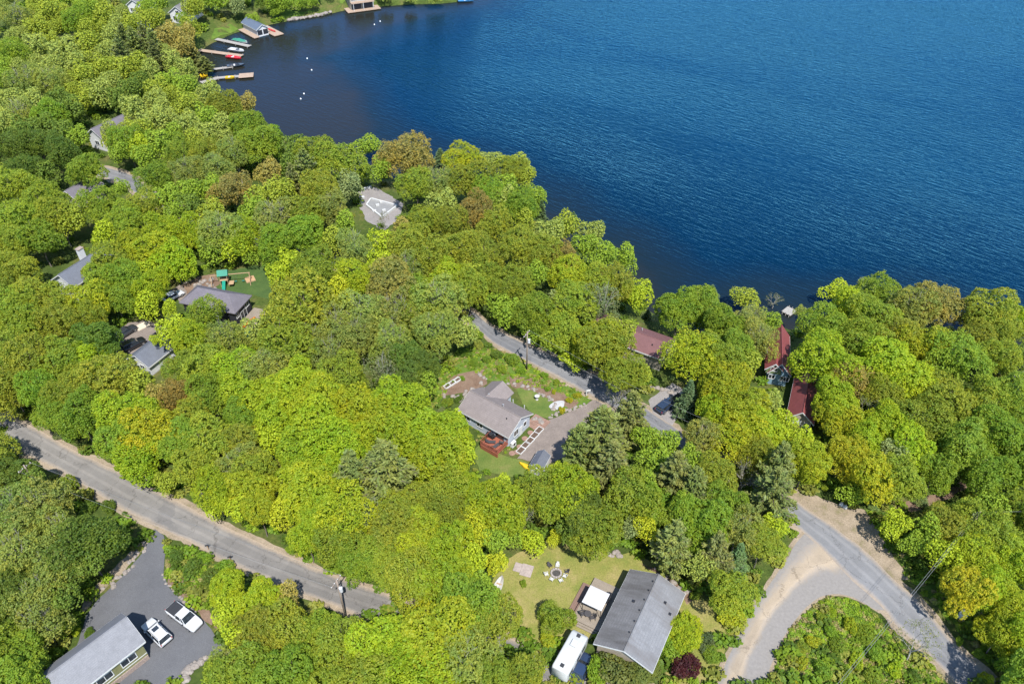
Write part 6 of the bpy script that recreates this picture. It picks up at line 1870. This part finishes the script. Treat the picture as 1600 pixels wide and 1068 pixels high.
def add_tree(px, py, rp, code, pl):
    base, h, rad = pl
    colr, word, kind = CODE[code]
    z = zone_of(base)
    jit = rt.uniform(0.88, 1.12)
    c = tuple(v * jit * rt.uniform(0.93, 1.07) for v in colr) + (1,)
    rz = rt.uniform(0, 6.28)
    if kind in ('pine', 'spruce'):
        cm, wm = rt.choice(PINES if kind == 'pine' else SPRUCES)
        lab = f"{size_word(rad)} {word} {'pine' if kind == 'pine' else 'spruce'} {z}"
        o = thing("pine_tree" if kind == 'pine' else "spruce_tree", lab, "conifer", base - Vector((0, 0, 0.1)), rz)
        tr = link("trunk", wm, o); tr.scale = (rad, rad, h)
        cr = link("crown", cm, o); cr.scale = (rad, rad, h)
        cr.color = c
    elif kind == 'bare':
        bm_, lm_, br, bh = rt.choice(BARE)
        lab = f"{size_word(rad)} leafless tree with pale branches {z}"
        o = thing("bare_tree", lab, "bare tree", base - Vector((0, 0, 0.1)), rz)
        s = rad / br; sz = h / bh
        a = link("trunk", bm_, o); a.scale = (s, s, sz)
        cr = link("crown", lm_, o); cr.scale = (s, s, sz); cr.color = c
    else:
        lab = f"{size_word(rad)} {word} leafy tree {z}"
        o = thing("leafy_tree", lab, "tree", base - Vector((0, 0, 0.1)), rz)
        vz = min(rad * 1.08, 0.46 * h if h < 2.2 * rad else 0.40 * h)
        tr = link("trunk", rt.choice(PALETRUNKS if kind in ('poplar', 'thin') else TRUNKS), o); tr.scale = (rad * 1.3, rad * 1.3, h * 0.92)
        alt = {'oak': 'poplar', 'maple': 'oak', 'poplar': 'maple'}.get(kind, kind)
        cr = link("crown", rt.choice(CROWNS[kind if rt.random() < 0.75 else alt]), o)
        cr.location = (0, 0, h - vz * 0.98)
        sq = rt.uniform(0.92, 1.1)
        cr.scale = (rad * 1.13 * sq, rad * 1.13 / sq, vz)
        cr.color = c
    o["group"] = o["label"]

def add_bush(px, py, rp, code):
    colr, word, kind = CODE[code]
    p = G(px, py)
    for _ in range(3):
        rad = rp / FOC * pix(p)[2]
        hh = 0.75 * rad
        p = P(px, py, max(hgt(p.x, p.y), WATER) + hh)
    base = Vector((p.x, p.y, max(hgt(p.x, p.y), WATER)))
    z = zone_of(base)
    o = thing("shrub", f"{'big' if rad > 2 else ('knee-high' if rad < 0.8 else 'low')} {word} shrub {z}", "shrub", base - Vector((0, 0, 0.05)), rt.uniform(0, 6.28))
    st = link("stem", SHRUB_STEMS, o); st.scale = (rad, rad, rad * 1.2)
    cr = link("foliage", rt.choice(CROWNS['shrub'] if rad < 2.6 else CROWNS['maple']), o)
    cr.location = (0, 0, rad * 0.55); cr.scale = (rad * rt.uniform(0.9, 1.25), rad * rt.uniform(0.75, 1.05), rad * rt.uniform(0.65, 0.95))
    cr.color = tuple(v * rt.uniform(0.9, 1.1) for v in colr) + (1,)
    o["group"] = o["label"]

# the largest 300 leafy trees singly; what is left over, tiny and far, reads as one wood
leafy = [t for t in PLACED if CODE[t[3]][2] not in ('pine', 'spruce', 'bare')]
other = [t for t in PLACED if CODE[t[3]][2] in ('pine', 'spruce', 'bare')]
leafy.sort(key=lambda t: -t[2])
for t in leafy[:324] + other:
    add_tree(*t)
mass_v, mass_f, mass_t, mass_c = [], [], [], []
off = 0
for k, (px, py, rp, code, (base, h, rad)) in enumerate(leafy[324:]):
    v, f, t = crown_broad("mass", 900 + k % 6, n_lobes=9, clump=0.165, per=9, leaf=0.055)
    vz = min(rad * 1.08, 0.4 * h)
    v = v * np.array([rad, rad, vz]) + np.array([base.x, base.y, base.z + h - vz])
    mass_v.append(v); mass_f.append(f + off); mass_t.append(t); off += len(v)
    mass_c.append(np.tile(np.array(CODE[code][0]), (len(f), 1)))
print("individual leafy", min(324, len(leafy)), "mass", len(mass_v), "other", len(other))
for b_ in parse(BUSHES):
    add_bush(*b_)

def leaf_by_attr(name):
    m, nt, b = nodes_of(name)
    at = nt.nodes.new("ShaderNodeAttribute"); at.attribute_name = "leafcol"
    t = nt.nodes.new("ShaderNodeAttribute"); t.attribute_name = "tint"
    r = ramp(nt, t.outputs["Fac"], [(0.0, (0.62, 0.74, 0.75)), (0.5, (1, 1, 1)), (1.0, (1.14, 1.07, 0.7))])
    q = nt.nodes.new("ShaderNodeMix"); q.data_type = 'RGBA'; q.blend_type = 'MULTIPLY'; q.inputs[0].default_value = 1
    nt.links.new(at.outputs["Color"], q.inputs[6]); nt.links.new(r.outputs[0], q.inputs[7])
    nt.links.new(q.outputs[2], b.inputs["Base Color"])
    b.inputs["Roughness"].default_value = 0.6; b.inputs["Specular IOR Level"].default_value = 0.2
    tr = nt.nodes.new("ShaderNodeBsdfTranslucent"); nt.links.new(q.outputs[2], tr.inputs[0])
    mx = nt.nodes.new("ShaderNodeMixShader"); mx.inputs[0].default_value = 0.35
    nt.links.new(b.outputs[0], mx.inputs[1]); nt.links.new(tr.outputs[0], mx.inputs[2])
    nt.links.new(mx.outputs[0], nt.nodes["Material Output"].inputs[0])
    return m
M_ATTR = leaf_by_attr("undergrowth_leaves")
def stuff_leaves(name, v, f, t, c, label):
    me = fast_mesh(name, v, f, M_ATTR, t)
    a = me.attributes.new("leafcol", 'FLOAT_COLOR', 'FACE')
    a.data.foreach_set("color", np.column_stack([c, np.ones(len(c))]).astype(np.float32).ravel())
    return tag(link(name, me), label, kind="stuff")
if mass_v:
    stuff_leaves("woodland_canopy", *map(np.concatenate, (mass_v, mass_f, mass_t, mass_c)), "small crowns of the woods merging into one canopy")

# undergrowth on the forest floor
rng = np.random.default_rng(5)
uv_, uf_, ut_, uc_ = [], [], [], []
off = 0
proto = [crown_broad("u", 950 + k, n_lobes=4, clump=0.42, per=4, leaf=0.22) for k in range(5)]
n_u = 0
for _ in range(9000):
    px, py = rt.uniform(-60, 1660), 1085 - 1085 * rt.random() ** 1.25
    if clear_hit(px, py): continue
    p = G(px, py)
    if dist_at(p.x, p.y) < 0.6: continue
    v, f, t = proto[rt.randrange(5)]
    s = rt.uniform(0.45, 1.5) * (1.9 if py < 270 else 1.0)
    v = v * np.array([s, s, s * 0.7]) + np.array([p.x, p.y, p.z + s * 0.3])
    uv_.append(v); uf_.append(f + off); ut_.append(t); off += len(v)
    base = rt.choice([(0.11, 0.18, 0.014), (0.16, 0.23, 0.016), (0.09, 0.145, 0.016), (0.20, 0.21, 0.035)])
    uc_.append(np.tile(np.array(base) * rt.uniform(0.8, 1.2), (len(f), 1)))
    n_u += 1
    if n_u >= 3200: break
print("undergrowth", n_u, sum(map(len, uf_)))
stuff_leaves("undergrowth", *map(np.concatenate, (uv_, uf_, ut_, uc_)), "leafy undergrowth on the forest floor")

# rough grass and weeds on the verges and the bank
gv, gf, gt, gc = [], [], [], []
off = 0
tuft = [crown_broad("g", 980 + k, n_lobes=3, clump=0.5, per=5, leaf=0.26) for k in range(4)]
AREAS = [([(1205, 1068), (1232, 990), (1262, 954), (1298, 933), (1326, 934), (1352, 950), (1383, 976), (1412, 1008), (1455, 1040), (1490, 1090), (1195, 1090)], 1800, 0.2, 0.6),
         ([(700, 560), (740, 540), (790, 548), (860, 588), (922, 620), (905, 630), (870, 612), (810, 600), (760, 590), (725, 575), (675, 640), (665, 610)], 700, 0.12, 0.45),
         ([(1352, 800), (1420, 905), (1500, 990), (1600, 1090), (1640, 1085), (1560, 960), (1470, 880), (1400, 810)], 500, 0.2, 0.6),
         ([(735, 620), (720, 640), (745, 690), (790, 708), (800, 700), (760, 672)], 120, 0.1, 0.3),
         ([(258, 850), (300, 868), (345, 890), (340, 950), (318, 940), (290, 912), (262, 895)], 160, 0.2, 0.6)]
for poly, n, s0, s1 in AREAS:
    xs_, ys_ = [p[0] for p in poly], [p[1] for p in poly]
    k = 0
    while k < n:
        px, py = rt.uniform(min(xs_), max(xs_)), rt.uniform(min(ys_), max(ys_))
        if not in_poly(poly, px, py): continue
        k += 1
        p = G(px, py)
        v, f, t = tuft[rt.randrange(4)]
        s = rt.uniform(s0, s1)
        v = v * np.array([s, s, s * 0.7]) + np.array([p.x, p.y, p.z + s * 0.2])
        gv.append(v); gf.append(f + off); gt.append(t); off += len(v)
        base = rt.choice([(0.17, 0.27, 0.018), (0.22, 0.30, 0.02), (0.14, 0.22, 0.02), (0.27, 0.28, 0.06), (0.30, 0.25, 0.10)])
        gc.append(np.tile(np.array(base) * rt.uniform(0.8, 1.2), (len(f), 1)))
stuff_leaves("rough_grass", *map(np.concatenate, (gv, gf, gt, gc)), "rough grass and weeds on the verges and banks")
